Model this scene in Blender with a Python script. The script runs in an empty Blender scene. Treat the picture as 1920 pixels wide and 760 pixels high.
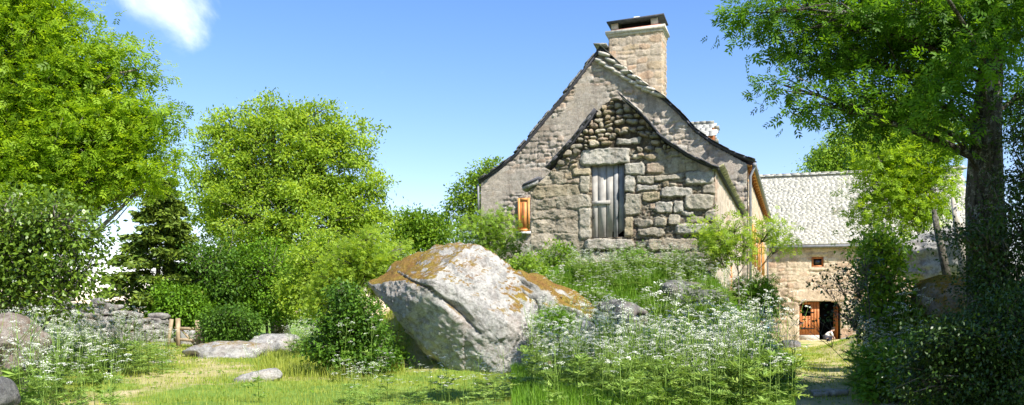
import bpy, bmesh, math, random
import numpy as np
from mathutils import Vector

# ------------------------------------------------------------------ camera, sky, sun, exposure
S = bpy.context.scene
COL = S.collection
F = 1700.0; HX = 960.0; HY = 590.0; EYE = 1.6
cam = bpy.data.objects.new("camera", bpy.data.cameras.new("camera"))
COL.objects.link(cam); S.camera = cam
cam.location = (0, 0, EYE); cam.rotation_euler = (math.pi/2, 0, 0)
cam.data.sensor_width = 36; cam.data.lens = F/1920*36
cam.data.shift_y = (HY-380)/1920
cam.data.clip_start = 0.1; cam.data.clip_end = 3000

SUN = Vector((0.52, -0.66, 0.90)).normalized()      # towards the sun
elev = math.asin(SUN.z); azim = math.atan2(SUN.x, SUN.y)
sl = bpy.data.lights.new("sun", 'SUN'); sl.energy = 5.0; sl.angle = math.radians(0.5); sl.color = (1, 0.955, 0.87)
so = bpy.data.objects.new("sun", sl); COL.objects.link(so)
so.rotation_euler = SUN.to_track_quat('Z', 'Y').to_euler()
S.view_settings.view_transform = 'Standard'; S.view_settings.look = 'None'
S.view_settings.exposure = 1.0; S.view_settings.gamma = 1

W = bpy.data.worlds.new("World"); S.world = W; W.use_nodes = True
nt = W.node_tree; nt.nodes.clear()
def N(nt, t, **k):
    n = nt.nodes.new(t)
    for a, b in k.items(): setattr(n, a, b)
    return n
def math_node(nt, op, a, b=None, clamp=False):
    n = N(nt, 'ShaderNodeMath', operation=op); n.use_clamp = clamp
    for i, v in enumerate((a, b)):
        if v is None: continue
        if isinstance(v, (int, float)): n.inputs[i].default_value = v
        else: nt.links.new(v, n.inputs[i])
    return n.outputs[0]
sky = N(nt, 'ShaderNodeTexSky', sky_type='NISHITA'); sky.sun_disc = False
sky.sun_elevation = elev; sky.sun_rotation = azim
sky.altitude = 900; sky.air_density = 1.15; sky.dust_density = 0.25; sky.ozone_density = 2.2
tc = N(nt, 'ShaderNodeTexCoord')
def cloudbias(d, power, gain):
    d = Vector(d).normalized()
    v = N(nt, 'ShaderNodeVectorMath', operation='DOT_PRODUCT'); v.inputs[1].default_value = d
    nt.links.new(tc.outputs['Generated'], v.inputs[0])
    p = math_node(nt, 'POWER', math_node(nt, 'MAXIMUM', v.outputs['Value'], 0.0), power)
    return math_node(nt, 'MULTIPLY', p, gain)
def pxdir(X, Y): return ((X-HX)/F, 1, (HY-Y)/F)
b = math_node(nt, 'ADD', cloudbias(pxdir(325, 25), 800, .24), cloudbias(pxdir(190, 500), 520, .42))
b = math_node(nt, 'ADD', b, math_node(nt, 'ADD', cloudbias(pxdir(230, -15), 1400, .12), cloudbias(pxdir(365, 75), 3500, .13)))
b = math_node(nt, 'ADD', b, cloudbias((0.8, -0.4, 0.3), 12, .22))
b = math_node(nt, 'ADD', b, cloudbias((-0.9, -0.5, 0.35), 12, .22))
nz = N(nt, 'ShaderNodeTexNoise'); nz.inputs['Scale'].default_value = 8.5; nz.inputs['Detail'].default_value = 9
nz.inputs['Roughness'].default_value = .6; nz.inputs['Distortion'].default_value = .4
nt.links.new(tc.outputs['Generated'], nz.inputs['Vector'])
cm = math_node(nt, 'ADD', nz.outputs['Fac'], b)
mr = N(nt, 'ShaderNodeMapRange', interpolation_type='SMOOTHSTEP')
mr.inputs['From Min'].default_value = .63; mr.inputs['From Max'].default_value = 1.05
nt.links.new(cm, mr.inputs['Value'])
mx = N(nt, 'ShaderNodeMix', data_type='RGBA'); nt.links.new(math_node(nt, 'MULTIPLY', mr.outputs[0], .85), mx.inputs['Factor'])
hs = N(nt, 'ShaderNodeHueSaturation'); hs.inputs['Saturation'].default_value = 1.26; hs.inputs['Value'].default_value = 1.0
nt.links.new(sky.outputs[0], hs.inputs['Color'])
wb = N(nt, 'ShaderNodeMix', data_type='RGBA', blend_type='MULTIPLY'); wb.inputs['Factor'].default_value = 1; wb.inputs['B'].default_value = (1.12, .93, 1.02, 1)
nt.links.new(hs.outputs[0], wb.inputs['A']); nt.links.new(wb.outputs['Result'], mx.inputs['A']); mx.inputs['B'].default_value = (9.5, 9.7, 10.2, 1)
bg = N(nt, 'ShaderNodeBackground'); bg.inputs[1].default_value = 0.112
nt.links.new(mx.outputs['Result'], bg.inputs[0])
wo = N(nt, 'ShaderNodeOutputWorld'); nt.links.new(bg.outputs[0], wo.inputs[0])

# ------------------------------------------------------------------ helpers
rng = np.random.default_rng(7); random.seed(7)
def at(X, Y, D): return np.array(((X-HX)/F*D, D, EYE-(Y-HY)/F*D))
def sst(a, b, x):
    t = np.clip((np.asarray(x, float)-a)/(b-a), 0, 1); return t*t*(3-2*t)
def _hash(i, j, k, seed):
    h = (i.astype(np.int64)*374761393 + j.astype(np.int64)*668265263 + k.astype(np.int64)*2147483647 + seed*974634777) & 0xffffffff
    h = ((h ^ (h >> 13))*1274126177) & 0xffffffff
    h = h ^ (h >> 16)
    return (h & 0xffff)/65535.0
def vnoise(x, y, z=0.0, seed=0):
    x, y, z = np.broadcast_arrays(np.asarray(x, float), np.asarray(y, float), np.asarray(z, float))
    i, j, k = np.floor(x), np.floor(y), np.floor(z)
    fx, fy, fz = x-i, y-j, z-k
    fx, fy, fz = [t*t*(3-2*t) for t in (fx, fy, fz)]
    r = 0
    for a in (0, 1):
        for b_ in (0, 1):
            for c in (0, 1):
                w = (fx if a else 1-fx)*(fy if b_ else 1-fy)*(fz if c else 1-fz)
                r = r + w*_hash(i+a, j+b_, k+c, seed)
    return r*2-1
def fbm(x, y, z=0.0, seed=0, oct=4, gain=.5):
    r = 0; a = 1; f = 1
    for o in range(oct):
        r = r + a*vnoise(np.asarray(x)*f+o*17.3, np.asarray(y)*f+o*5.1, np.asarray(z)*f+o*9.7, seed+o); a *= gain; f *= 2.03
    return r

class MB:
    """collects vertices and faces; build() links them as one mesh object"""
    def __init__(s): s.v = []; s.f = []; s.n = 0; s.a = {}
    def add(s, v, *faces, **attrs):
        v = np.asarray(v, float).reshape(-1, 3)
        for f in faces:
            f = np.asarray(f, np.int64)
            if f.size: s.f.append(f+s.n)
        for k, val in attrs.items():
            s.a.setdefault(k, []).append((s.n, np.broadcast_to(np.asarray(val, float), (len(v),) + np.asarray(val).shape[1:] if np.ndim(val) > 1 else (len(v),))))
        s.v.append(v); s.n += len(v); return s
    def poly(s, pts, flip=False):
        n = len(pts); idx = list(range(n)); s.add(pts, [idx[::-1] if flip else idx]); return s
    def box(s, c, sz, rot=None, jit=0):
        c = np.asarray(c, float); h = np.asarray(sz, float)/2
        v = np.array([(x, y, z) for x in (-1, 1) for y in (-1, 1) for z in (-1, 1)])*h
        if jit: v = v+np.random.default_rng(s.n+5).uniform(-jit, jit, v.shape)
        if rot is not None: v = v@np.asarray(rot).T
        s.add(v+c, [(0, 1, 3, 2), (4, 6, 7, 5), (0, 4, 5, 1), (2, 3, 7, 6), (0, 2, 6, 4), (1, 5, 7, 3)]); return s
    def prism(s, poly, o, ax, ay, az, depth):
        """polygon (a,b) in the frame o, ax, ay extruded along az by depth"""
        p = np.array([o+ax*a+ay*b for a, b in poly]); n = len(p)
        s.add(np.vstack([p, p+az*depth]), [list(range(n))[::-1]], [list(range(n, 2*n))],
              [(i, (i+1) % n, n+(i+1) % n, n+i) for i in range(n)]); return s
    def tube(s, pts, rad, k=6, **at_):
        pts = np.asarray(pts, float); m = len(pts); rad = np.broadcast_to(np.asarray(rad, float), (m,))
        t = np.gradient(pts, axis=0); t /= np.linalg.norm(t, axis=1)[:, None]+1e-9
        ref = np.array((0, 0, 1.)) if abs(t[0, 2]) < .9 else np.array((1., 0, 0))
        a = np.cross(t, ref); a /= np.linalg.norm(a, axis=1)[:, None]+1e-9; b_ = np.cross(t, a)
        ang = np.arange(k)*2*math.pi/k
        v = pts[:, None]+rad[:, None, None]*(a[:, None]*np.cos(ang)[None, :, None]+b_[:, None]*np.sin(ang)[None, :, None])
        i, j = np.meshgrid(np.arange(m-1), np.arange(k), indexing='ij')
        f = np.stack([i*k+j, i*k+(j+1) % k, (i+1)*k+(j+1) % k, (i+1)*k+j], -1).reshape(-1, 4)
        s.add(v.reshape(-1, 3), f, [list(range(k))[::-1]], [list(range((m-1)*k, m*k))], **at_); return s
    def build(s, name, mat, parent=None, smooth=False, origin=None):
        V = np.vstack(s.v)
        if origin is not None: V = V-np.asarray(origin)
        me = bpy.data.meshes.new(name)
        me.vertices.add(len(V)); me.vertices.foreach_set('co', V.ravel())
        loops = np.concatenate([f.ravel() for f in s.f]); tot = np.concatenate([np.full(len(f), f.shape[1]) for f in s.f])
        me.loops.add(len(loops)); me.loops.foreach_set('vertex_index', loops.astype(np.int32))
        me.polygons.add(len(tot)); st = np.concatenate([[0], np.cumsum(tot)[:-1]])
        me.polygons.foreach_set('loop_start', st.astype(np.int32)); me.polygons.foreach_set('loop_total', tot.astype(np.int32))
        if smooth: me.polygons.foreach_set('use_smooth', np.ones(len(tot), bool))
        for k, lst in s.a.items():
            dim3 = any(np.ndim(x[1]) > 1 for x in lst)
            if dim3:
                arr = np.ones((len(V), 4)); arr[:, :3] = .5
                for o_, x in lst: arr[o_:o_+len(x), :3] = x[:, :3]
                at_ = me.attributes.new(k, 'FLOAT_COLOR', 'POINT'); at_.data.foreach_set('color', arr.ravel())
            else:
                arr = np.zeros(len(V))
                for o_, x in lst: arr[o_:o_+len(x)] = x
                at_ = me.attributes.new(k, 'FLOAT', 'POINT'); at_.data.foreach_set('value', arr)
        me.update(calc_edges=True); me.validate()
        if mat: me.materials.append(mat)
        o = bpy.data.objects.new(name, me); COL.objects.link(o)
        if parent: o.parent = parent
        elif origin is not None: o.location = origin
        return o
def tag(o, label=None, cat=None, group=None, kind=None):
    for k, v in (('label', label), ('category', cat), ('group', group), ('kind', kind)):
        if v: o[k] = v
    return o
def thing(name, label, cat, loc=(0, 0, 0), group=None):
    o = bpy.data.objects.new(name, None); COL.objects.link(o); o.location = loc; o.empty_display_size = .3
    return tag(o, label, cat, group)
def under(o, t):
    """parent a mesh given in world coordinates under the thing t (unrotated Empty)"""
    o.parent = t
    o.data.vertices.foreach_set('co', (np.array([c for v in o.data.vertices for c in v.co]).reshape(-1, 3)-np.array(t.location)).ravel()); o.data.update(); return o
def part(mb, name, mat, t, smooth=False):
    loc = np.array(t.location) if t.parent is None else np.array(t.location)+np.array(t.parent.location)
    o = mb.build(name, mat, None, smooth, origin=loc); o.location = (0, 0, 0); o.parent = t; return o

# ------------------------------------------------------------------ materials
def mat(name):
    m = bpy.data.materials.new(name); m.use_nodes = True; m.node_tree.nodes.clear(); return m, m.node_tree
def L(nt, a, b_): nt.links.new(a, b_)
def noise(nt, scale, detail=4, rough=.55, vec=None, dist=0):
    n = N(nt, 'ShaderNodeTexNoise'); n.inputs['Scale'].default_value = scale; n.inputs['Detail'].default_value = detail
    n.inputs['Roughness'].default_value = rough; n.inputs['Distortion'].default_value = dist
    if vec is None: vec = N(nt, 'ShaderNodeTexCoord').outputs['Object']
    L(nt, vec, n.inputs['Vector']); return n.outputs['Fac']
def ramp(nt, fac, stops):
    r = N(nt, 'ShaderNodeValToRGB'); e = r.color_ramp.elements
    while len(e) < len(stops): e.new(.5)
    for x, (p, c) in zip(e, stops): x.position = p; x.color = (*c, 1) if len(c) == 3 else c
    L(nt, fac, r.inputs[0]); return r.outputs[0]
def mix(nt, fac, a, b_, blend='MIX'):
    m = N(nt, 'ShaderNodeMix', data_type='RGBA', blend_type=blend)
    for s_, v in ((m.inputs['Factor'], fac), (m.inputs['A'], a), (m.inputs['B'], b_)):
        if isinstance(v, (int, float)): s_.default_value = v
        elif isinstance(v, tuple): s_.default_value = (*v, 1)
        else: L(nt, v, s_)
    return m.outputs['Result']
def attr(nt, name, out='Color'): return N(nt, 'ShaderNodeAttribute', attribute_name=name).outputs[out]
def finish(nt, color, rough=.9, bump=None, strength=.5, dist=.02, spec=.2):
    p = N(nt, 'ShaderNodeBsdfPrincipled'); p.inputs['Specular IOR Level'].default_value = spec
    if isinstance(color, tuple): p.inputs['Base Color'].default_value = (*color, 1)
    else: L(nt, color, p.inputs['Base Color'])
    p.inputs['Roughness'].default_value = rough
    if bump is not None:
        bn = N(nt, 'ShaderNodeBump'); bn.inputs['Strength'].default_value = strength; bn.inputs['Distance'].default_value = dist
        L(nt, bump, bn.inputs['Height']); L(nt, bn.outputs[0], p.inputs['Normal'])
    o = N(nt, 'ShaderNodeOutputMaterial'); L(nt, p.outputs[0], o.inputs[0]); return p

def m_masonry(name, tint=(1, 1, 1), lichen=.5, yellow=.3):
    m, n = mat(name)
    c = attr(n, 'col')
    c = mix(n, 1.0, c, ramp(n, noise(n, 9, 6, .7), [(.25, (.62, .6, .58)), (.55, (1, 1, 1)), (.8, (1.35, 1.33, 1.28))]), 'MULTIPLY')
    c = mix(n, 1.0, c, ramp(n, noise(n, 60, 3, .7), [(.3, (.7, .69, .68)), (.6, (1.15, 1.15, 1.15))]), 'MULTIPLY')
    l = ramp(n, noise(n, 5, 6, .75), [(.56, (0, 0, 0)), (.66, (1, 1, 1))])
    c = mix(n, math_node(n, 'MULTIPLY', l, lichen), c, (.50, .47, .40))
    y = ramp(n, noise(n, 2.3, 5, .7, dist=1), [(.58, (0, 0, 0)), (.7, (1, 1, 1))])
    c = mix(n, math_node(n, 'MULTIPLY', y, yellow), c, (.33, .24, .09))
    mp = N(n, 'ShaderNodeMapping'); mp.inputs['Scale'].default_value = (1.6, 1.6, .35); L(n, N(n, 'ShaderNodeTexCoord').outputs['Object'], mp.inputs['Vector'])
    c = mix(n, 1.0, c, ramp(n, noise(n, 1.3, 6, .7, mp.outputs[0]), [(.32, (.60, .58, .56)), (.5, (1, 1, 1)), (.7, (1.12, 1.1, 1.06))]), 'MULTIPLY')
    c = mix(n, 1.0, c, tint, 'MULTIPLY')
    finish(n, c, .95, noise(n, 26, 9, .78), 1.0, .05, .1); return m
def m_granite(name, moss=True, base=(.35, .34, .32), mosscol=((.19, .105, .035), (.22, .16, .035)), white=.8):
    m, n = mat(name)
    g = ramp(n, noise(n, 3.2, 8, .72, dist=.6), [(.3, tuple(x*.38 for x in base)), (.44, tuple(x*.8 for x in base)), (.56, base), (.72, tuple(min(1, x*1.45) for x in base))])
    l = ramp(n, noise(n, 4.5, 10, .82, dist=.3), [(.43, (0, 0, 0)), (.56, (1, 1, 1))])
    g = mix(n, math_node(n, 'MULTIPLY', l, white), g, (.60, .58, .53))
    k = ramp(n, noise(n, 12, 9, .9), [(.53, (0, 0, 0)), (.6, (1, 1, 1))])
    g = mix(n, math_node(n, 'MULTIPLY', k, .75), g, (.11, .105, .095))
    pk = ramp(n, noise(n, 1.5, 4, .6), [(.5, (0, 0, 0)), (.7, (1, 1, 1))])
    g = mix(n, math_node(n, 'MULTIPLY', pk, .25), g, (.42, .27, .18))
    if moss:
        mc = ramp(n, noise(n, 2.5, 5, .7), [(.4, mosscol[0]), (.62, mosscol[1])])
        mc = mix(n, 1.0, mc, ramp(n, noise(n, 30, 4, .7), [(.3, (.5, .5, .5)), (.65, (1.5, 1.5, 1.4))]), 'MULTIPLY')
        mk = math_node(n, 'ADD', attr(n, 'moss', 'Fac'), math_node(n, 'MULTIPLY', math_node(n, 'SUBTRACT', noise(n, 5, 10, .82), .5), 2.2))
        mk = math_node(n, 'MULTIPLY', math_node(n, 'SUBTRACT', mk, .42), 3.2, True)
        g = mix(n, mk, g, mc)
    finish(n, g, .95, noise(n, 16, 10, .8), 1.0, .06, .1); return m
def m_leaf(name, c1, c2, trans=.4, tcol=None, rough=.5, spec=.25, nscale=.8):
    m, n = mat(name)
    f = math_node(n, 'ADD', math_node(n, 'MULTIPLY', attr(n, 'rnd', 'Fac'), .6), math_node(n, 'MULTIPLY', noise(n, nscale, 3, .6), .4))
    c = ramp(n, f, [(.12, tuple(x*.7 for x in c1)), (.4, tuple((x+y)/2 for x, y in zip(c1, c2))), (.72, c2), (.95, (min(1, c2[0]*1.25), c2[1]*1.02, c2[2]*1.3))])
    p = N(n, 'ShaderNodeBsdfPrincipled'); L(n, c, p.inputs['Base Color']); p.inputs['Roughness'].default_value = rough
    p.inputs['Specular IOR Level'].default_value = spec
    t = N(n, 'ShaderNodeBsdfTranslucent')
    tc_ = mix(n, 1.0, c, tcol or (1.5, 1.35, .6), 'MULTIPLY'); L(n, tc_, t.inputs[0])
    s_ = N(n, 'ShaderNodeMixShader'); s_.inputs[0].default_value = trans
    L(n, p.outputs[0], s_.inputs[1]); L(n, t.outputs[0], s_.inputs[2])
    o = N(n, 'ShaderNodeOutputMaterial'); L(n, s_.outputs[0], o.inputs[0]); return m
def m_wood(name, c1, c2, scale=(30, 30, 2), rough=.8, bump=.4):
    m, n = mat(name)
    mp = N(n, 'ShaderNodeMapping'); mp.inputs['Scale'].default_value = scale
    L(n, N(n, 'ShaderNodeTexCoord').outputs['Object'], mp.inputs['Vector'])
    w = noise(n, 1, 6, .65, mp.outputs[0], .6)
    c = ramp(n, w, [(.3, c1), (.65, c2)])
    c = mix(n, .5, c, ramp(n, noise(n, 3, 4), [(.35, tuple(x*.6 for x in c1)), (.65, c2)]))
    finish(n, c, rough, w, bump, .01); return m
def m_noise(name, stops, scale=8, rough=.9, bump=.5, bscale=40, detail=6, dist=.01, spec=.2):
    m, n = mat(name)
    c = ramp(n, noise(n, scale, detail, .7), stops)
    finish(n, c, rough, noise(n, bscale, 6, .7), bump, dist, spec); return m

MAT = {}
MAT['annex'] = m_masonry('granite rubble', (1.02, .98, .90), lichen=.5, yellow=.2)
MAT['render'] = m_masonry('old lime render', lichen=.25, yellow=.15)
MAT['barn'] = m_masonry('warm rubble', (1.02, 1.0, .94), lichen=.2, yellow=.15)
MAT['chim'] = m_masonry('chimney stone', lichen=.2, yellow=.35)
MAT['boulder'] = m_granite('lichen granite', base=(.32, .305, .28), white=.68)
MAT['rock'] = m_granite('grey rock', base=(.27, .26, .245), white=.6)
MAT['darkrock'] = m_granite('dark rock', base=(.10, .10, .10), white=.25, mosscol=((.07, .08, .02), (.05, .09, .015)))
MAT['mossrock'] = m_granite('mossy rock', base=(.2, .2, .19), mosscol=((.28, .15, .025), (.22, .17, .02)), white=.4)
MAT['slate_d'] = m_noise('dark slate', [(.3, (.035, .035, .045)), (.6, (.085, .085, .095)), (.8, (.2, .2, .19))], 6)
def m_slate(name, c1, c2):
    m, n = mat(name)
    c = ramp(n, attr(n, 'rnd', 'Fac'), [(0, c1), (1, c2)])
    c = mix(n, 1.0, c, ramp(n, noise(n, 7, 6, .75), [(.3, (.75, .75, .73)), (.6, (1.05, 1.05, 1.04)), (.8, (1.25, 1.25, 1.2))]), 'MULTIPLY')
    rs = ramp(n, noise(n, 1.3, 6, .75), [(.6, (0, 0, 0)), (.68, (1, 1, 1))]); c = mix(n, math_node(n, 'MULTIPLY', rs, .35), c, (.36, .26, .17))
    finish(n, c, .85, noise(n, 25, 5, .7), .25, .006, .15); return m
MAT['slate'] = m_slate('slate', (.10, .105, .11), (.22, .22, .21))
MAT['lauze'] = m_slate('lauze', (.40, .38, .32), (.54, .51, .44))
MAT['lauze2'] = m_noise('ridge lauze', [(.3, (.3, .3, .27)), (.7, (.5, .49, .45))], 6)
MAT['doorwood'] = m_wood('weathered door wood', (.27, .25, .22), (.50, .47, .42), (38, 38, 1.5))
MAT['doorwood_shaded'] = m_wood('shaded door wood', (.15, .15, .145), (.36, .36, .355), (38, 38, 1.5))  # greyer copy for the right planks: jamb shade put into the colour
MAT['redwood'] = m_wood('varnished wood', (.36, .11, .035), (.56, .21, .07), (40, 40, 2), .55)
MAT['orange'] = m_wood('orange varnished wood', (.55, .22, .06), (.72, .34, .11), (40, 40, 2), .5)
MAT['postwood'] = m_wood('fence wood', (.26, .19, .11), (.46, .36, .23), (25, 25, 2))
MAT['greywood'] = m_wood('dead wood', (.30, .27, .22), (.55, .50, .42), (18, 18, 1.5))
MAT['bark'] = m_noise('bark', [(.3, (.035, .03, .022)), (.5, (.10, .09, .07)), (.62, (.2, .19, .16)), (.75, (.42, .42, .38))], 5, .95, 1.0, 12, dist=.05)
def m_ashbark():
    m, n = mat('furrowed bark')
    mp = N(n, 'ShaderNodeMapping'); mp.inputs['Scale'].default_value = (11, 11, 2.4); L(n, N(n, 'ShaderNodeTexCoord').outputs['Object'], mp.inputs['Vector'])
    w = noise(n, 1, 8, .7, mp.outputs[0], .8)
    c = ramp(n, w, [(.36, (.012, .01, .007)), (.52, (.075, .065, .05)), (.7, (.16, .145, .12))])
    l = ramp(n, noise(n, 9, 8, .8), [(.53, (0, 0, 0)), (.6, (1, 1, 1))]); c = mix(n, math_node(n, 'MULTIPLY', l, .75), c, (.40, .40, .36))
    finish(n, c, .95, w, 1.0, .12); return m
MAT['ashbark'] = m_ashbark()
MAT['twig'] = m_noise('twig bark', [(.3, (.09, .08, .06)), (.7, (.2, .18, .15))], 8)
MAT['zinc'] = m_noise('zinc', [(.3, (.16, .16, .17)), (.7, (.27, .27, .28))], 4, .5, .1)
MAT['brick'] = m_noise('brick', [(.3, (.22, .06, .04)), (.7, (.36, .11, .07))], 12)
MAT['black'] = m_noise('soot and shade black', [(.3, (.006, .006, .006)), (.7, (.012, .011, .01))], 4)  # flue soot, hinge straps, and the shade black of the interior sheets
MAT['whitestone'] = m_noise('white stone', [(.3, (.5, .5, .48)), (.7, (.75, .74, .7))], 9)
MAT['glass'], n_ = mat('window glass'); finish(n_, (.02, .025, .03), .08, spec=.6)
MAT['ash'] = m_leaf('ash leaf', (.14, .27, .01), (.33, .48, .03), .55)
MAT['ashfar'] = m_leaf('spring leaf', (.19, .32, .02), (.40, .54, .08), .55)
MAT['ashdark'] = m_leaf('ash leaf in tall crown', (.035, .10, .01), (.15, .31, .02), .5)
MAT['beech'] = m_leaf('beech leaf', (.05, .11, .01), (.19, .29, .03), .3, spec=.5, rough=.4)
MAT['bush'] = m_leaf('bush leaf', (.08, .19, .012), (.24, .38, .03), .42)
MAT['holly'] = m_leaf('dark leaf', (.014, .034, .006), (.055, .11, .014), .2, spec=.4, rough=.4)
MAT['nettle'] = m_leaf('fresh leaf', (.09, .20, .012), (.18, .34, .025), .35)
MAT['yellowgreen'] = m_leaf('yellow green leaf', (.17, .30, .025), (.30, .45, .06), .45)
MAT['elder'] = m_leaf('elder leaf', (.035, .10, .012), (.13, .25, .025), .35)
MAT['spruce'] = m_leaf('spruce needle', (.03, .07, .014), (.17, .24, .025), .12)
MAT['herb'] = m_leaf('herb leaf', (.14, .26, .035), (.30, .42, .09), .3, tcol=(1.3, 1.25, .8))
MAT['petal'] = m_leaf('white petal', (.66, .68, .56), (.84, .84, .74), .3, tcol=(1, 1, .95))
MAT['grass'] = m_leaf('grass blade', (.16, .24, .02), (.38, .42, .07), .35, nscale=.35)

# ------------------------------------------------------------------ terrain
TH = math.atan(537/1700.0)
DV = np.array((math.sin(TH), math.cos(TH), 0.)); UV = np.array((math.cos(TH), -math.sin(TH), 0.)); ZV = np.array((0, 0, 1.))
def ground(x, y):
    x = np.asarray(x, float); y = np.asarray(y, float)
    z = 0.4*sst(2, 8, y) - .34*sst(24, 52, y)*sst(0, 14, x)
    front = 21.6-.2*(x-2)
    m = 2.15*sst(0, 1, (y-(front-4.2))/4.4)*sst(-5.5, -1.0, x+.0*y)*(1-sst(0, 1, (x-(4.3+.316*np.maximum(y-23, 0)))/1.9))*(1-sst(50, 60, y))
    z = z+m
    z = z+1.5*sst(8.2, 11.5, x-.05*(y-14))*sst(7, 13, y)*(1-sst(24, 34, y))
    z = z+.5*sst(-8, -16, x)*sst(12, 25, y)
    z = z+.05*fbm(x*.6, y*.6, 0, 3, 3)+.015*fbm(x*3, y*3, 0, 9, 2)
    return z
def gz(x, y): return float(ground(x, y))
PATH = [((-6.5, 11), (-5.8, 15), (-6.8, 21), (-11, 29)), ((3.6, 9), (5.0, 14.5), (7.3, 20), (10.5, 30), (17, 50))]
def pathmask(x, y, w):
    d = np.full(np.shape(x), 99.)
    for P in PATH:
        for (ax, ay), (bx, by) in zip(P[:-1], P[1:]):
            vx, vy = bx-ax, by-ay
            t = np.clip(((x-ax)*vx+(y-ay)*vy)/(vx*vx+vy*vy), 0, 1)
            d = np.minimum(d, np.hypot(x-ax-t*vx, y-ay-t*vy))
    return np.clip(1.3-d/w+.55*fbm(x*.9, y*.9, 0, 21, 4), 0, 1)
def dirtmask(x, y):
    m = pathmask(x, y, 1.15)
    m = np.maximum(m, .9*np.clip(1.5-np.hypot((x-18.5)/4.5, (y-52)/4), 0, 1))
    m = np.maximum(m, .75*sst(.1, .8, fbm(x*.6, y*.4, 0, 31, 4))*(y < 34))
    return m
def build_ground():
    xs = np.unique(np.concatenate([np.linspace(-900, -40, 30), np.linspace(-40, 40, 330), np.linspace(40, 900, 30)]))
    ys = np.unique(np.concatenate([np.linspace(-300, -5, 20), np.linspace(-5, 5, 30), np.linspace(5, 60, 330), np.linspace(60, 1500, 60)]))
    X, Y = np.meshgrid(xs, ys, indexing='ij'); Z = ground(X, Y); a, b_ = X.shape
    i, j = np.meshgrid(np.arange(a-1), np.arange(b_-1), indexing='ij')
    f = np.stack([i*b_+j, (i+1)*b_+j, (i+1)*b_+j+1, i*b_+j+1], -1).reshape(-1, 4)
    mb = MB().add(np.stack([X, Y, Z], -1).reshape(-1, 3), f, dirt=dirtmask(X, Y).ravel())
    m, n = mat('meadow soil')
    g = ramp(n, noise(n, 1.2, 6, .7), [(.3, (.07, .14, .02)), (.5, (.15, .24, .035)), (.7, (.25, .31, .06))])
    d = ramp(n, noise(n, 2.2, 6, .7), [(.3, (.24, .25, .07)), (.5, (.38, .33, .15)), (.72, (.50, .41, .25))])
    mk = math_node(n, 'ADD', attr(n, 'dirt', 'Fac'), math_node(n, 'MULTIPLY', math_node(n, 'SUBTRACT', noise(n, 3, 9, .8), .5), 2.2))
    c = mix(n, math_node(n, 'MULTIPLY', math_node(n, 'SUBTRACT', mk, .35), 2.5, True), g, d)
    finish(n, c, .95, noise(n, 18, 6, .7), .8, .03)
    tag(mb.build('ground', m, smooth=True), kind='structure')
build_ground()

# ------------------------------------------------------------------ masonry relief
def plane(X, Y, P0):
    r = (X-HX)/F
    # r*t = P0x + U.x*s ; t = P0y + U.y*s
    s = (r*P0[1]-P0[0])/(UV[0]-r*UV[1]); t = P0[1]+UV[1]*s
    return s, EYE-(Y-HY)/F*t
def inpoly(px, py, poly):
    c = np.zeros(px.shape, bool); n = len(poly)
    for i in range(n):
        x1, y1 = poly[i]; x2, y2 = poly[(i+1) % n]
        if y1 == y2: continue
        k = ((y1 > py) != (y2 > py)) & (px < (x2-x1)*(py-y1)/(y2-y1)+x1); c ^= k
    return c
PAL_A = np.array([(.37, .335, .275), (.44, .40, .33), (.30, .275, .23), (.40, .335, .24), (.33, .31, .265), (.47, .435, .36), (.38, .31, .25), (.27, .25, .215)])
PAL_B = np.array([(.54, .44, .33), (.60, .50, .39), (.50, .39, .29), (.57, .45, .36), (.62, .53, .42), (.52, .36, .26)])
def rubble(x0, x1, z0, z1, seed, hr=(.12, .28), wr=(.18, .5), skip=(), jit=.02):
    """rows of stones (cx, cz, w, h, tilt)"""
    R = random.Random(seed); out = []; z = z0
    while z < z1:
        h = R.uniform(*hr); x = x0-R.uniform(0, .3)
        while x < x1:
            w = R.uniform(*wr)*(1 if R.random() < .8 else .6); hh = h*R.uniform(.8, 1.08)
            cx, cz = x+w/2, z+h/2+R.uniform(-jit, jit)*1.5
            if w > 1.3*0 and R.random() < .15 and h > .16:      # split in two thin ones
                out.append((cx, cz-h*.25, w, h*.46, R.gauss(0, .05))); out.append((cx+R.uniform(-.02, .02), cz+h*.25, w*.95, h*.46, R.gauss(0, .05)))
            else: out.append((cx, cz, w, hh, R.gauss(0, .05)))
            x += w
        z += h
    return [s for s in out if not any(abs(s[0]-a) < (w/2+s[2]*.28) and abs(s[1]-b_) < (h/2+s[3]*.28) for a, b_, w, h, *_ in skip)]
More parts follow.
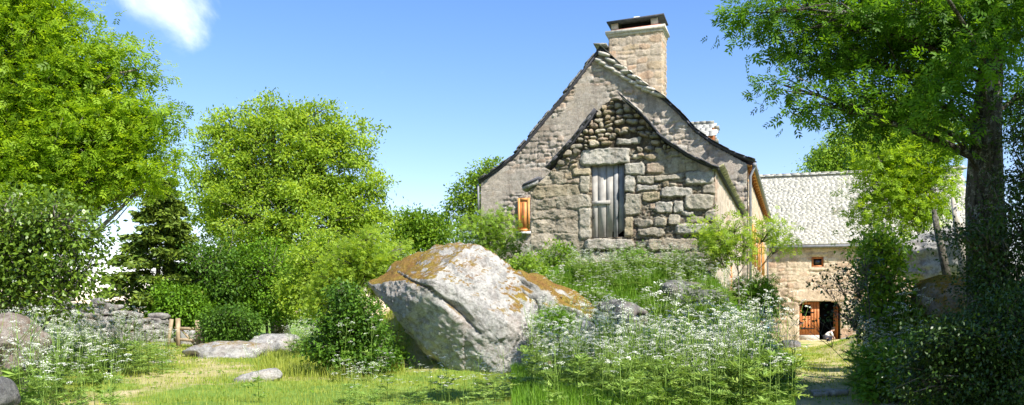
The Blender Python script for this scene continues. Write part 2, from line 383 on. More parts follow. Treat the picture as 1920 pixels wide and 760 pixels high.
def relief_wall(name, matl, t, o, ax, nrm, poly, holes, stones, res, thick=.5, depth=.05, mortar=(.30, .27, .22), pal=PAL_A,
                seed=1, cover=None, rough=.01, round_=3.0, gapn=.02, extra=None, ccol=None):
    """solid wall: front face relief of stones, holes cut through, flat back.  cover(s,z)->0..1 hides stones under render"""
    poly = np.array(poly); s0, z0 = poly.min(0); s1, z1 = poly.max(0)
    ss = np.arange(s0-res, s1+res*1.5, res); zs = np.arange(z0-res, z1+res*1.5, res)
    G, H = np.meshgrid(ss, zs, indexing='ij')
    wx = G+gapn*fbm(G*5, H*5, 0, seed, 3); wz = H+gapn*fbm(G*5, H*5, 0, seed+50, 3)
    lw = .05*fbm(G*1.1, H*1.1, 0, seed+80, 3); lw2 = .06*fbm(G*1.3, H*1.3, 0, seed+90, 3)
    D = np.zeros(G.shape); C = np.empty(G.shape+(3,)); C[:] = mortar
    C *= (1+.12*fbm(G*2, H*2, 0, seed+7, 3))[..., None]
    R = np.random.default_rng(seed)
    for (cx, cz, w, h, tl, *more) in stones:
        dep = depth*R.uniform(.6, 1.1); col = pal[R.integers(len(pal))]*R.uniform(.82, 1.15); p = round_*R.uniform(.8, 1.5)
        if more: dep = more[0]; p = (7 if len(more) == 2 else p) if len(more) < 3 else more[2]
        if len(more) > 1 and more[1] is not None: col = np.array(more[1])
        m = max(w, h)*.62+.1
        i0, i1 = np.searchsorted(ss, (cx-m, cx+m)); j0, j1 = np.searchsorted(zs, (cz-m, cz+m))
        if i1 <= i0 or j1 <= j0: continue
        wp = 1.0 if (not more or p < 3) else 0.0
        a = wx[i0:i1, j0:j1]-cx+wp*lw[i0:i1, j0:j1]; b_ = wz[i0:i1, j0:j1]-cz+wp*lw2[i0:i1, j0:j1]; c, s_ = math.cos(tl), math.sin(tl)
        u = np.abs(a*c+b_*s_)/(w/2-.004); v = np.abs(-a*s_+b_*c)/(h/2-.004)
        d = (u**p+v**p)**(1/p)
        prof = np.clip((1-d)*min(w, h)/.045+.16*fbm(a*11, b_*11, cx*7, seed, 3), 0, 1)**.38*dep*(1+.25*(a*c*R.uniform(-1, 1)+b_*R.uniform(-1, 1))/max(w, h)*2)
        k = prof > D[i0:i1, j0:j1]
        D[i0:i1, j0:j1][k] = prof[k]; C[i0:i1, j0:j1][k] = col
    D = D+rough*fbm(G*7, H*7, 0, seed+3, 5, .62)
    if cover is not None:
        cv = np.clip(cover(G, H), 0, 1); base = depth*.75+.012*fbm(G*2.5, H*2.5, 0, seed+5, 4)
        D = D*(1-cv)+np.maximum(D*.12+base*.86, base)*cv
        cc = np.empty(C.shape); cc[:] = ccol or mortar; cc *= (1.08+.10*fbm(G*1.3, H*1.3, 0, seed+8, 4))[..., None]
        C = C*(1-cv[..., None])+(cc*.8+C*.2)*cv[..., None]
    if extra is not None: D, C = extra(G, H, D, C)
    gc, hc = (G[:-1, :-1]+G[1:, 1:])/2, (H[:-1, :-1]+H[1:, 1:])/2
    ok = inpoly(gc, hc, poly)
    for hp in holes: ok &= ~inpoly(gc, hc, hp)
    a, b_ = G.shape; nv = a*b_
    o = np.asarray(o, float)
    front = o+G[..., None]*ax+H[..., None]*ZV+D[..., None]*nrm
    back = o+G[..., None]*ax+H[..., None]*ZV-thick*nrm
    i, j = np.nonzero(ok)
    q = np.stack([i*b_+j, (i+1)*b_+j, (i+1)*b_+j+1, i*b_+j+1], -1)
    faces = [q, q[:, ::-1]+nv]
    pad = np.pad(ok, 1)
    for di, dj, e in ((-1, 0, ((0, 1), (0, 0))), (1, 0, ((1, 0), (1, 1))), (0, -1, ((0, 0), (1, 0))), (0, 1, ((1, 1), (0, 1)))):
        k = ok & ~pad[1+di:1+di+ok.shape[0], 1+dj:1+dj+ok.shape[1]]; i, j = np.nonzero(k)
        p1 = (i+e[0][0])*b_+j+e[0][1]; p2 = (i+e[1][0])*b_+j+e[1][1]
        faces.append(np.stack([p2, p1, p1+nv, p2+nv], -1))
    V = np.vstack([front.reshape(-1, 3), back.reshape(-1, 3)]); CC = np.vstack([C.reshape(-1, 3)]*2)
    used = np.zeros(len(V), bool); allf = np.vstack(faces); used[allf.ravel()] = True
    mp = np.cumsum(used)-1
    mb = MB().add(V[used], mp[allf], col=CC[used])
    return part(mb, name, matl, t)

def slates(mb, p0, along, up, nrm, la, lu, tw=.34, ex=.2, seed=1, th=.03, mask=None, rj=1.0):
    """overlapping slates with rounded lower ends on the slope p0 + a*along + b*up"""
    R = np.random.default_rng(seed); rows = int(lu/ex)
    prof = np.array([(-.5, 1), (-.5, .12*rj), (-.36, -.02*rj), (-.12, -.1*rj), (.12, -.1*rj), (.36, -.02*rj), (.5, .12*rj), (.5, 1)])
    P = []; RN = []
    for r in range(rows+1):
        x = -tw*R.uniform(0, .9)
        while x < la:
            w = tw*R.uniform(.7, 1.3); cx = x+w/2; x += w
            if cx < 0 or cx > la: continue
            q = prof.copy(); q[:, 0] *= w*1.02; q[:, 1] = q[:, 1]*ex*1.9; q[1:-1] += R.normal(0, .008, (6, 2))
            s_ = R.normal(0, .03*rj)
            a = cx+q[:, 0]; b_ = r*ex+q[:, 1]+R.normal(0, .018*rj)+q[:, 0]*s_
            w = w*1.0; lift = .006+th*(1.15-q[:, 1]/(ex*1.9))*1.1+R.uniform(0, .3)*th
            top = p0+a[:, None]*along+b_[:, None]*up+(lift+th)[:, None]*nrm
            bot = top-th*nrm
            P.append(np.vstack([top, bot])); RN.append(R.uniform())
    P = np.array(P); n = len(P); k = 8
    base = (np.arange(n)*16)[:, None]
    mb.add(P.reshape(-1, 3), base+np.arange(8)[::-1][None], base+8+np.arange(8)[None],
           (base[:, :, None]+np.array([(i, (i+1) % 8, 8+(i+1) % 8, 8+i) for i in range(8)])[None]).reshape(-1, 4), rnd=np.repeat(RN, 16))

# ================================================================== ANNEX (hayloft with plank door)
P0 = np.array((380/F*23.0, 23.0, 0.))
LA = 11.1
P1 = P0+DV*LA
FN = -DV
def A(X, Y): return plane(X, Y, P0)
def build_annex():
    t = thing('stone_outbuilding', 'low rubble-stone outbuilding with grey plank hayloft door, on the grassy mound', 'outbuilding', tuple(P0))
    t0 = P0
    # outline in facade coordinates
    pk = A(1152, 184); ol = [A(996, 620), A(1341, 655), A(1341, 320), A(1290, 297), A(1245, 268), A(1204, 221), A(1168, 190), pk, A(1132, 196), A(1116, 222), A(1076, 270), A(1038, 318), A(1014, 338), A(996, 350)]
    hole = [A(1108, 448), A(1171, 444), A(1170, 308), A(1108, 312)]
    def st(x0, y0, x1, y1, dep=.07, col=None, p=None):
        a = A(x0, y1); b_ = A(x1, y0); r = [(a[0]+b_[0])/2, (a[1]+b_[1])/2, b_[0]-a[0], b_[1]-a[1], .0, dep, col]
        if p: r.append(p)
        return tuple(r)
    g1 = (.42, .41, .38); g2 = (.38, .36, .31); yl = (.41, .36, .26); g3 = (.34, .315, .27); pk_ = (.40, .32, .26)
    big = [st(1088, 277, 1183, 312, .09, (.47, .46, .43)),
           st(1075, 314, 1107, 330, .08, yl), st(1088, 330, 1107, 363, .08, g2), st(1000, 346, 1087, 372, .08, (.36, .32, .22)), st(1045, 365, 1107, 393, .085, g2),
           st(1086, 388, 1108, 450, .09, (.40, .385, .345)), st(990, 373, 1043, 393, .06, g3), st(992, 393, 1083, 412, .07, g3), st(990, 412, 1040, 436, .05, g3), st(1040, 413, 1085, 438, .06, g3), st(990, 437, 1085, 470, .06, g3), st(990, 470, 1080, 520, .06, g3),
           st(1171, 305, 1208, 330, .09, g1), st(1171, 330, 1192, 362, .09, g1), st(1171, 363, 1203, 405, .09, g2), st(1171, 406, 1188, 444, .08, yl),
           st(1096, 447, 1188, 470, .16, (.43, .41, .37)), st(1106, 472, 1160, 496, .10, g2), st(1095, 498, 1180, 520, .08, g2),
           st(1210, 304, 1247, 326, .09, pk_, 4), st(1225, 326, 1280, 340, .09, g2), st(1286, 320, 1339, 347, .10, g1), st(1237, 350, 1299, 372, .10, g1, 5), st(1284, 364, 1339, 394, .10, g2, 5),
           st(1195, 328, 1226, 346, .08, g2), st(1195, 346, 1232, 360, .08, g1), st(1204, 360, 1238, 379, .08, yl), st(1318, 345, 1340, 365, .08, g3, 5),
           st(1228, 378, 1262, 400, .09, g1), st(1263, 377, 1284, 400, .08, g1), st(1321, 393, 1341, 415, .08, g2), st(1266, 418, 1338, 440, .11, g1, 4), st(1190, 410, 1224, 427, .08, g3, 4),
           st(1226, 407, 1252, 427, .08, g2, 4), st(1253, 400, 1278, 423, .08, g2, 3), st(1196, 427, 1246, 445, .09, g3, 4), st(1215, 446, 1308, 472, .09, (.38, .34, .28)), st(1311, 448, 1340, 470, .06, g3), st(1225, 472, 1341, 500, .09, g3, 5), st(1200, 500, 1341, 530, .09, g3, 5),
           st(1155, 258, 1202, 274, .09, g1), st(1286, 405, 1320, 418, .06, g3, 3), st(1278, 396, 1300, 406, .06, g1, 3)]
    sk = big+[((hole[0][0]+hole[1][0])/2, (hole[0][1]+hole[2][1])/2, hole[1][0]-hole[0][0], hole[2][1]-hole[0][1])]
    zt = A(1150, 300)[1]
    low = rubble(-5.2, .1, -.6, zt, 11, (.13, .24), (.16, .42), sk, .02)
    up = rubble(-4.2, .1, zt, 7.3, 12, (.11, .19), (.15, .34), sk, .03)
    low = [s for s in low]; up = [s[:2]+(s[2]*.96, s[3]*.94, s[4]*1.6)+(.13, None, 2.5) for s in up]
    chink = [q_+(.022, tuple(np.array(PAL_A[k_ % 8])*.62)) for k_, q_ in enumerate(rubble(-5.2, .1, -.6, zt+.15, 13, (.05, .10), (.06, .16)))]
    def cover(G, H):  # the left lower part is smeared with mortar
        return .62*sst(A(1110, 0)[0], A(1080, 0)[0], G)*sst(A(0, 350)[1]-.0, A(1000, 372)[1], H)+.55*sst(A(1215, 0)[0], A(1235, 0)[0], G)*sst(A(1250, 345)[1], A(1250, 320)[1]+.1, H)*(H < A(1250, 296)[1]+.2)
    def rough_left(G, H, D, C):
        k = sst(A(1110, 0)[0], A(1060, 0)[0], G)*(1-.3*sst(A(0, 400)[1], A(0, 380)[1], H))
        n_ = fbm(G*3.2+.4*H, H*4.5, 0, 66, 5, .62); D = D+k*.035*n_
        C = C*(1+k*.18*fbm(G*2.5, H*3, 0, 67, 4))[..., None]; return D, C
    relief_wall('front_wall', MAT['annex'], t, P0, UV, FN, ol, [hole], chink+up+low+big, .017, .45, .06, (.10, .085, .065), PAL_A, 5, cover, .022, 4.6, .03, rough_left, (.43, .385, .31))
    sh = A(1341, 318)[1]
    H0 = .2
    # side wall facing right, with a low doorway
    da, db = 5.2, 6.3
    relief_wall('side_wall', MAT['render'], t, P0, DV, UV, [(0.02, -.3), (LA, -.3), (LA, sh-.02), (.02, sh-.02)], [[(da, .2), (db, .2), (db, 3.2), (da, 3.2)]],
                rubble(0, LA, -.3, sh, 31, (.2, .35), (.3, .7)), .05, .42, .05, (.56, .48, .38), PAL_B, 8, lambda G, H: .55+.5*fbm(G*.8, H*.8, 0, 5, 3), .014)
    relief_wall('side_wall', MAT['render'], t, P0+UV*(A(996, 450)[0]+.01), DV, -UV, [(0.02, -.3), (LA, -.3), (LA, sh-.3), (.02, sh-.3)], [], rubble(0, LA, 0, sh, 32, (.2, .35), (.3, .7)), .12, .42, .05, (.5, .43, .34), PAL_B, 9)
    # quoin nose at the right corner
    d = part(MB().box(P0+DV*(da+db)/2+UV*(-.12)+ZV*1.7, (.07, 1.06, 3.0), rot()), 'side_door', MAT['redwood'], t)
    part(MB().box(P0+DV*(da+db)/2+UV*(-.04)+ZV*3.2, (.1, 1.2, .14), rot()), 'lintel', MAT['postwood'], t)
    for k in (da+.06, db-.06): part(MB().box(P0+DV*k+UV*(-.04)+ZV*1.65, (.1, .12, 2.96), rot()), 'door_jamb', MAT['redwood'], t)
    # plank door
    (x0, zb), (x1, _), (_, zt_), _ = hole; w = (x1-x0)
    door = thing('plank_door', None, None, (0, 0, 0)); door.parent = t
    R = random.Random(3); edges = [0, .19, .44, .66, .80, 1]
    for i, (a, b_) in enumerate(zip(edges[:-1], edges[1:])):
        bot = zb+.01+(.14 if i == 2 else (.1 if i == 4 else R.uniform(0, .03)))
        if i == 2: bot = zb+.03
        c = P0+UV*(x0+w*(a+b_)/2)+DV*(.08+R.uniform(-.012, .012)); z2 = zt_+.06
        mb = MB(); pl = [(-w*(b_-a)/2+.006, bot-0), (w*(b_-a)/2-.01, bot+(.13 if i in (2, 4) else .02)), (w*(b_-a)/2-.006, z2), (-w*(b_-a)/2+.006, z2)]
        if i == 2: pl = [(-w*(b_-a)/2+.006, bot), (w*(b_-a)*.28, bot), (w*(b_-a)*.34, bot+.16), (w*(b_-a)/2-.01, bot+.15), (w*(b_-a)/2-.006, z2), (-w*(b_-a)/2+.006, z2)]
        mb.prism(pl, c, UV, ZV, DV, .035)
        part(mb, 'plank', MAT['doorwood' if i < 3 else 'doorwood_shaded'], door)
    zc = A(1120, 380)[1]
    part(MB().box(P0+UV*(x0+w*.29)+DV*.055+ZV*zc, (w*.56, .035, .10), rot(.03)), 'ledge_board', MAT['doorwood'], door)
    part(MB().tube([P0+UV*(x0+w*.07)+DV*.03+ZV*(zc-.25), P0+UV*(x0+w*.12)+DV*.0+ZV*(zc-.33), P0+UV*(x0+w*.07)+DV*.03+ZV*(zc-.42)], .014, 5), 'handle', MAT['slate_d'], door)
    part(MB().box(P0+UV*(x0+w/2)+DV*.6+ZV*(zb+.9), (w+.6, .05, 2.6), rot()), 'dark_interior', MAT['black'], t)  # black sheet paints the shade behind the planks
    # roof slabs (edges dark slate)
    roof = thing('roof', None, None); roof.parent = t
    def slab(pts, ext, th, matl, name='roof_slope', f=-.14):
        poly = [(a, z) for a, z in pts]+[(a, z+th) for a, z in pts[::-1]]
        mb = MB().prism(poly, P0+DV*f, UV, ZV, DV, ext); return part(mb, name, matl, roof)
    rp = [A(1168, 186), A(1204, 218), A(1245, 265), A(1291, 295), A(1337, 317), A(1349, 321)]
    lp = [A(1118, 212), A(1076, 268), A(1034, 314)]
    slab(rp, LA+.1, .05, MAT['slate_d']); 
    slab([(lp[2][0], lp[2][1]), lp[1], lp[0]], LA+.1, .05, MAT['slate_d'])
    mb = MB()
    R = np.random.default_rng(3)
    def stack(mb, pts, y0, n, dirn):     # rough slate ends laid along the verge
        pts = np.array(pts); seg = np.linalg.norm(np.diff(pts, axis=0), axis=1); cum = np.concatenate([[0], np.cumsum(seg)])
        for q in np.arange(0, cum[-1], .17):
            x = np.interp(q, cum, pts[:, 0]); z = np.interp(q, cum, pts[:, 1]); x2 = np.interp(min(q+.2, cum[-1]), cum, pts[:, 0]); z2 = np.interp(min(q+.2, cum[-1]), cum, pts[:, 1])
            an = math.atan2(z2-z, x2-x)*dirn
            mb.box(P0+UV*x+DV*(y0+.25)+ZV*(z+.05+R.uniform(-.01, .02)), (R.uniform(.22, .34), .7+R.uniform(0, .1), .025), rot(an-.08*dirn*0+R.normal(0, .03)), .008)
    stack(mb, rp, -.18, 1, 1); stack(mb, lp[::-1], -.18, 1, 1)
    part(mb, 'verge_slates', MAT['slate_d'], roof)
    # the pale board leaning out at the top right
    part(MB().prism([(0, 0), A2(36, 31), A2(39, 28), (A2(3, 0)[0], .05)], P0+UV*A(1169, 187)[0]+ZV*A(1169, 187)[1]+DV*(-.2), UV, ZV, DV, .05), 'verge_board', MAT['greywood'], roof)
    # eave stub left
    mb = MB(); e0 = A(982, 350); e1 = A(1012, 334)
    mb.prism([(e0[0], e0[1]-.02), (e1[0], e1[1]-.06), (e1[0]+.02, e1[1]+.02), (e0[0]+.05, e0[1]+.05)], P0+DV*(-.2), UV, ZV, DV, LA+.2)
    part(mb, 'eave_slab', MAT['slate_d'], roof)
    mb = MB(); mb.prism([(e0[0]+.02, e0[1]-.13), (e1[0]-.02, e1[1]-.17), (e1[0], e1[1]-.07), (e0[0], e0[1]-.03)], P0+DV*(-.17), UV, ZV, DV, .4)
    part(mb, 'eave_stone', MAT['rock'], roof)
    mb = MB(); 
    for k in range(0, 30):
        mb.box(P0+DV*(k*.38+.1)+UV*(.06+R.uniform(-.02, .03))+ZV*(sh+.03), (.34, .42, .05), rot(.45), .012)
    part(mb, 'eave_slates', m_noise('mossy slate', [(.35, (.10, .10, .06)), (.55, (.24, .23, .12)), (.7, (.36, .35, .28))], 7), roof)
def A2(dx, dy):     # pixels to metres on the annex plane
    return (dx/73.0, -dy/73.0)
def rot(tilt=0.0, yaw=0.0):
    """columns UV, DV, ZV, tilted in the facade plane"""
    c, s_ = math.cos(tilt), math.sin(tilt)
    return np.stack([UV*c+ZV*s_, DV, -UV*s_+ZV*c], 1)
build_annex()

# ================================================================== MAIN HOUSE
def B(X, Y): return plane(X, Y, P1)
HL = 20.5
def build_house():
    t = thing('stone_house', 'tall stone farmhouse with steep slate gable and big chimney', 'house', tuple(P1))
    pl = [(1128, 95), (1100, 131), (1062, 181), (1030, 219), (1000, 256), (972, 289), (940, 316), (899, 345)]
    pr = [(1128, 95), (1170, 134), (1210, 165), (1246, 189), (1275, 216), (1305, 248), (1335, 270), (1370, 289), (1413, 305)]
    PL = [B(*p) for p in pl]; PR = [B(*p) for p in pr]
    sr = .22; zr = np.interp(sr, [p[0] for p in PR], [p[1] for p in PR])
    sl_ = B(902, 400)[0]
    ol = [(sl_, -.3), (sr, -.3), (sr, PR[-1][1]-.05)]+[(s, z-.04) for s, z in PR[-2::-1]]+[(s, z-.04) for s, z in PL[1:-1]]+[(sl_, PL[-1][1]+.02)]
    wx0, wz0 = B(966, 435); wx1, wz1 = B(1000, 373)
    R = random.Random(4)
    def cover(G, H):
        c = .93-.8*sst(.02, .34, fbm(G*.7+3, H*.7, 0, 77, 5))                  # patches fallen off
        px, pz = B(1010, 290); c = np.minimum(c, 1-.85*sst(1.9, .6, np.hypot((G-px), (H-pz)*1.3)+.5*fbm(G, H, 0, 5, 2)))
        px, pz = B(1255, 275); c = np.minimum(c, 1-.8*sst(1.5, .3, np.hypot((G-px)*.8, (H-pz)*1.6)+.5*fbm(G, H, 0, 6, 2)))
        c = np.maximum(c, sst(.6, 0, np.abs(H-B(990, 330)[1]))*sst(-6.8, -7.6, G))
        return c
    relief_wall('gable_wall', MAT['render'], t, P1, UV, FN, ol, [], rubble(sl_, sr, -.3, 11.6, 41, (.15, .27), (.18, .5)), .035, .5, .07, (.365, .32, .265),
                np.array([(.40, .345, .28), (.46, .40, .33), (.34, .30, .25), (.42, .32, .24), (.48, .44, .38), (.36, .31, .26)]), 14, cover, .03, 3.4)
    eh = PR[-1][1]
    yend = HL
    wins = [(3.2, 4.4, 3.6, 5.2), (8.0, 9.2, 3.6, 5.2), (13.0, 14.2, 3.6, 5.2)]
    relief_wall('side_wall', MAT['barn'], t, P1+UV*sr, DV, UV, [(.03, -.3), (yend, -.3), (yend, eh-.45), (.03, eh-.45)], [[(a, c), (b_, c), (b_, d), (a, d)] for a, b_, c, d in wins],
                rubble(0, yend, -.3, eh, 42, (.2, .35), (.3, .6)), .07, .45, .05, (.62, .52, .40), PAL_B, 15, lambda G, H: .6+.4*fbm(G*.7, H*.7, 0, 9, 3))
    relief_wall('side_wall', MAT['barn'], t, P1+UV*sl_, DV, -UV, [(.03, -.3), (yend, -.3), (yend, eh-.5), (.03, eh-.5)], [], rubble(0, yend, 0, eh, 43, (.25, .4), (.3, .6)), .2, .45, .05, (.4, .34, .27), PAL_B, 16)
    mb = MB().prism([(sl_, -.3), (sr, -.3), (sr, eh-.2)]+[(s, z-.1) for s, z in PR[-2::-1]]+[(s, z-.1) for s, z in PL[1:]], P1+DV*(yend+.02), UV, ZV, DV, .4)
    part(mb, 'back_wall', m_noise('plain render', [(.3, (.3, .26, .2)), (.7, (.42, .36, .3))], 3), t)
    for a, b_, c, d in wins:
        w = thing('side_window', None, None); w.parent = t
        part(MB().box(P1+UV*(sr-.16)+DV*(a+b_)/2+ZV*(c+d)/2, (.02, b_-a-.1, d-c-.1), rot()), 'pane', MAT['glass'], w)
        mb = MB()
        for zz in (c+.04, (c+d)/2, d-.04): mb.box(P1+UV*(sr-.13)+DV*(a+b_)/2+ZV*zz, (.07, b_-a-.16, .08), rot())
        for dd in (a+.04, (a+b_)/2, b_-.04): mb.box(P1+UV*(sr-.128)+DV*dd+ZV*(c+d)/2, (.07, .08, d-c), rot())
        part(mb, 'frame', MAT['redwood'], w)
        for sg, dd in ((-1, a-.34), (1, b_+.34)):
            part(MB().box(P1+UV*(sr+.09)+DV*dd+ZV*(c+d)/2, (.05, .6, d-c), rot()), 'shutter', MAT['orange'], w)
    # shutter on the gable front, left
    sh = thing('shutter', None, None); sh.parent = t
    x0, z0 = B(973, 435); x1, z1 = B(995, 372)
    mb = MB(); c = P1+FN*.13
    for a, b_, e, f in ((x0, x0+.09, z0, z1), (x1-.09, x1, z0, z1), (x0+.09, x1-.09, z0, z0+.1), (x0+.09, x1-.09, z1-.1, z1)):
        mb.box(c+UV*(a+b_)/2+ZV*(e+f)/2, (b_-a-.002, .05, f-e), rot())
    part(mb, 'frame', MAT['orange'], sh)
    part(MB().box(c+UV*(x0+x1)/2+ZV*(z0+z1)/2+DV*.015, (x1-x0-.17, .02, z1-z0-.18), rot()), 'panel', MAT['orange'], sh)
    part(MB().box(c+UV*(x0+x1)/2+ZV*(z0+z1)/2-DV*.0, (.06, .035, (z1-z0)-.3), rot()), 'batten', MAT['redwood'], sh)
    part(MB().box(P1+FN*.09+UV*(x0+x1)/2+ZV*(z0-.06), (.6, .16, .1), rot(), .01), 'window_sill', MAT['whitestone'], t)
    # roof
    roof = thing('roof', None, None); roof.parent = t
    for pts in (PL, PR):
        poly = [(a, z) for a, z in pts]+[(a, z+.09) for a, z in pts[::-1]]
        if pts is PR: poly = poly[::-1]
        part(MB().prism(poly, P1+DV*(-.14), UV, ZV, DV, yend+.6), 'roof_slope', MAT['slate_d'], roof)
    def cover_slates(pts, sd):
        mb = MB()
        for k, (q, r_) in enumerate(zip(pts[:-1], pts[1:])):      # from the top down: each segment
            a = np.array(r_); b_ = np.array(q); v = b_-a; ln = np.linalg.norm(v); v /= ln
            up = UV*v[0]+ZV*v[1]; n = np.cross(up, DV); n = n if n[2] > 0 else -n
            slates(mb, P1+DV*(-.2)+UV*a[0]+ZV*a[1]+n*.085, DV, up, n, yend+.6, ln-.02, .34, .13, sd+k, .01)
        return mb
    part(cover_slates(PR, 60), 'roof_slates', MAT['slate'], roof)
    part(cover_slates(PL, 80), 'roof_slates', MAT['slate'], roof)
    R2 = np.random.default_rng(8)
    mb = MB()
    for k in range(34): mb.box(P1+DV*(k*.62)+UV*PL[0][0]+ZV*(PL[0][1]+.16), (.5, .68, .07), rot(R2.normal(0, .05)), .02)
    part(mb, 'ridge_stones', MAT['rock'], roof)
    # drip course of flat stones below the chimney, and coping stones at the verge
    mb = MB()
    def course(pts, off, w, th, pj):
        pts = np.array([B(*p) for p in pts]); seg = np.linalg.norm(np.diff(pts, axis=0), axis=1); cum = np.concatenate([[0], np.cumsum(seg)])
        q = 0
        while q < cum[-1]:
            ww = w*R2.uniform(.7, 1.25); x = np.interp(q+ww/2, cum, pts[:, 0]); z = np.interp(q+ww/2, cum, pts[:, 1])
            mb.add(*lump((P1+UV*x+ZV*z+FN*(off)), (ww*.62, pj, th), int(q*100)+3, 2, rot(-.35+R2.normal(0, .08)), .22))
            q += ww*.85
    course([(1118, 112), (1150, 132), (1180, 152), (1215, 172)], .1, .36, .07, .14)
    part(mb, 'drip_course', MAT['whitestone2'], t, True)
    mb = MB(); course([(1126, 98), (1160, 125), (1200, 154), (1238, 182)], .12, .5, .075, .2)
    part(mb, 'coping_stones', MAT['whitestone2'], roof, True)
    # chimney
    ch = thing('chimney', None, None); ch.parent = t
    PC = P1+DV*.12
    c0 = plane(1142, 300, PC)[0]; c1 = plane(1241, 300, PC)[0]; zt = plane(1190, 60, PC)[1]; zb = 8.8; wd = 1.15
    st = rubble(c0, c1, zb, zt-.1, 51, (.2, .32), (.3, .75))
    cc = dict(thick=.3, depth=.04, mortar=(.46, .38, .29), pal=np.array([(.50, .42, .32), (.56, .47, .36), (.50, .34, .22), (.45, .38, .3), (.55, .42, .27)]))
    def wallq(o, ax, nr, l, sd): relief_wall('chimney_wall', MAT['chim'], ch, o, ax, nr, [(0, zb), (l, zb), (l, zt), (0, zt)], [], [(s[0]-c0, *s[1:]) for s in st] if sd == 1 else rubble(0, l, zb, zt, 52+sd, (.2, .32), (.3, .7)), .03, seed=60+sd, rough=.012, cover=lambda G, H: .35+.4*fbm(G*1.5, H*1.5, 0, 3, 2), **cc)
    wallq(PC+UV*c0, UV, FN, c1-c0, 1)
    wallq(PC+UV*c1+DV*.01, DV, UV, wd, 2)
    wallq(PC+UV*c0+DV*.01, DV, -UV, wd, 3)
    wallq(PC+UV*c0+DV*(wd), UV, DV, c1-c0, 4)
    cx = (c0+c1)/2; mid = PC+UV*cx+DV*wd/2
    mb = MB(); mb.box(mid+ZV*(zt+.06), (c1-c0+.26, wd+.24, .13), rot(.035), .015); 
    mb.box(mid+ZV*(zt-.05), (c1-c0+.12, wd+.12, .1), rot(.03), .01)
    part(mb, 'cornice', MAT['whitestone2'], ch)
    part(MB().box(mid+ZV*(zt+.16), (c1-c0-.1, wd-.1, .08), rot(.035)), 'brick_course', MAT['brick'], ch)
    for a, b_ in ((-.82, -.4), (-.82, .4), (.72, -.4), (.72, .4)):
        part(MB().box(mid+UV*a+DV*b_+ZV*(zt+.31+a*.03), (.26, .2, .30), rot(.03), .015), 'cap_support', MAT['barnplain'], ch)
    part(MB().box(mid+ZV*(zt+.3), (1.2, .5, .28), rot()), 'flue', MAT['black'], ch)
    mb = MB(); mb.box(mid+ZV*(zt+.485), (c1-c0+.16, wd+.2, .07), rot(.05), .02)
    part(mb, 'cap_slab', MAT['slate_d'], ch)
    part(MB().add(*lump(mid+UV*(-.02)+ZV*(zt+.63), (.19, .17, .13), 5, 3, np.eye(3), .2)), 'cap_stone', MAT['whitestone'], ch, True)
    # dormer on the right slope
    dm = thing('dormer', None, None); dm.parent = t
    dd = 7.2; PD = P1+DV*dd
    s_, z_ = plane(1326, 262, PD); 
    w = .75
    part(MB().box(PD+UV*(s_-.55)+DV*.0+ZV*(z_-.35), (1.6, 1.5, .9), rot()), 'dormer_cheek', MAT['redwood'], dm)
    mb = MB(); o = PD+UV*(s_+.35)+ZV*(z_+.05)
    for sg in (-1, 1):
        up = -UV*.985+ZV*.17
        n = np.cross(DV, up)*1.0; n = n if n[2] > 0 else -n
        u2 = (-DV*sg*-1*.0+ZV*0)
    # little roof: two slopes along UV
    for sg in (-1, 1):
        up = (DV*(-sg)*.8+ZV*.6); al = -UV; n = np.cross(al, up); n = n if n[2] > 0 else -n
        slates(mb, o+DV*sg*1.0-ZV*.1, al, up/np.linalg.norm(up), n, 2.6, 1.2, .3, .16, 90+sg, .012, rj=.3)
    part(mb, 'dormer_slates', MAT['lauze2'], dm)
    mb = MB().prism([(-.98, -.12), (.98, -.12), (0, .6)], o-UV*2.2, DV, ZV, UV, 2.15)
    part(mb, 'dormer_gable', MAT['redwood'], dm)
    # right eave: soffit boards, rafter ends, gutter, downpipes
    ev = thing('eave', None, None); ev.parent = t
    es, ez = PR[-1]
    part(MB().prism([(sr-.1, ez-.12), (es-.02, ez-.16), (es-.02, ez-.12), (sr-.1, ez-.02)], P1+DV*.0, UV, ZV, DV, yend), 'soffit', MAT['orange'], ev)
    for k in range(24):
        mb = MB().prism([(sr+.02, ez-.32), (es-.08, ez-.22), (es-.04, ez-.165), (sr+.02, ez-.125)], P1+DV*(.15+k*.85), UV, ZV, DV, .13)
        part(mb, 'rafter_end', MAT['redwood'], ev)
    part(MB().prism([(sr+.012, ez-1.0), (sr+.02, ez-1.0), (sr+.03, ez-.33), (sr+.012, ez-.33)], P1+DV*.02, UV, ZV, DV, .5), 'fascia', MAT['orange'], ev)
    g = [P1+UV*(es+.04)+DV*(-.15)+ZV*(ez-.1), P1+UV*(es+.04)+DV*(yend)+ZV*(ez-.12)]
    part(MB().tube(g, .075, 10), 'gutter', MAT['zinc'], ev, True)
    def pipe(dk): 
        q = [P1+UV*(es+.04)+DV*dk+ZV*(ez-.12), P1+UV*(es-.02)+DV*dk+ZV*(ez-.3), P1+UV*(sr+.12)+DV*dk+ZV*(ez-.5), P1+UV*(sr+.12)+DV*dk+ZV*.2]
        part(MB().tube(q, .05, 8), 'downpipe', MAT['zinc'], ev, True)
    pipe(-.05); pipe(yend-1.0)
    q = [P1+UV*(PL[-1][0]-.02)+DV*(-.1)+ZV*(PL[-1][1]-.02), P1+UV*(PL[-1][0]+.0)+DV*(-.1)+ZV*(PL[-1][1]-1.2)]
    part(MB().tube(q, .04, 8), 'downpipe', MAT['zinc'], ev, True)
def ico(sub):
    bm = bmesh.new(); bmesh.ops.create_icosphere(bm, subdivisions=sub, radius=1)
    v = np.array([x.co[:] for x in bm.verts]); f = np.array([[q.index for q in p.verts] for p in bm.faces]); bm.free(); return v, f
ICO = {k: ico(k) for k in (2, 3, 4)}
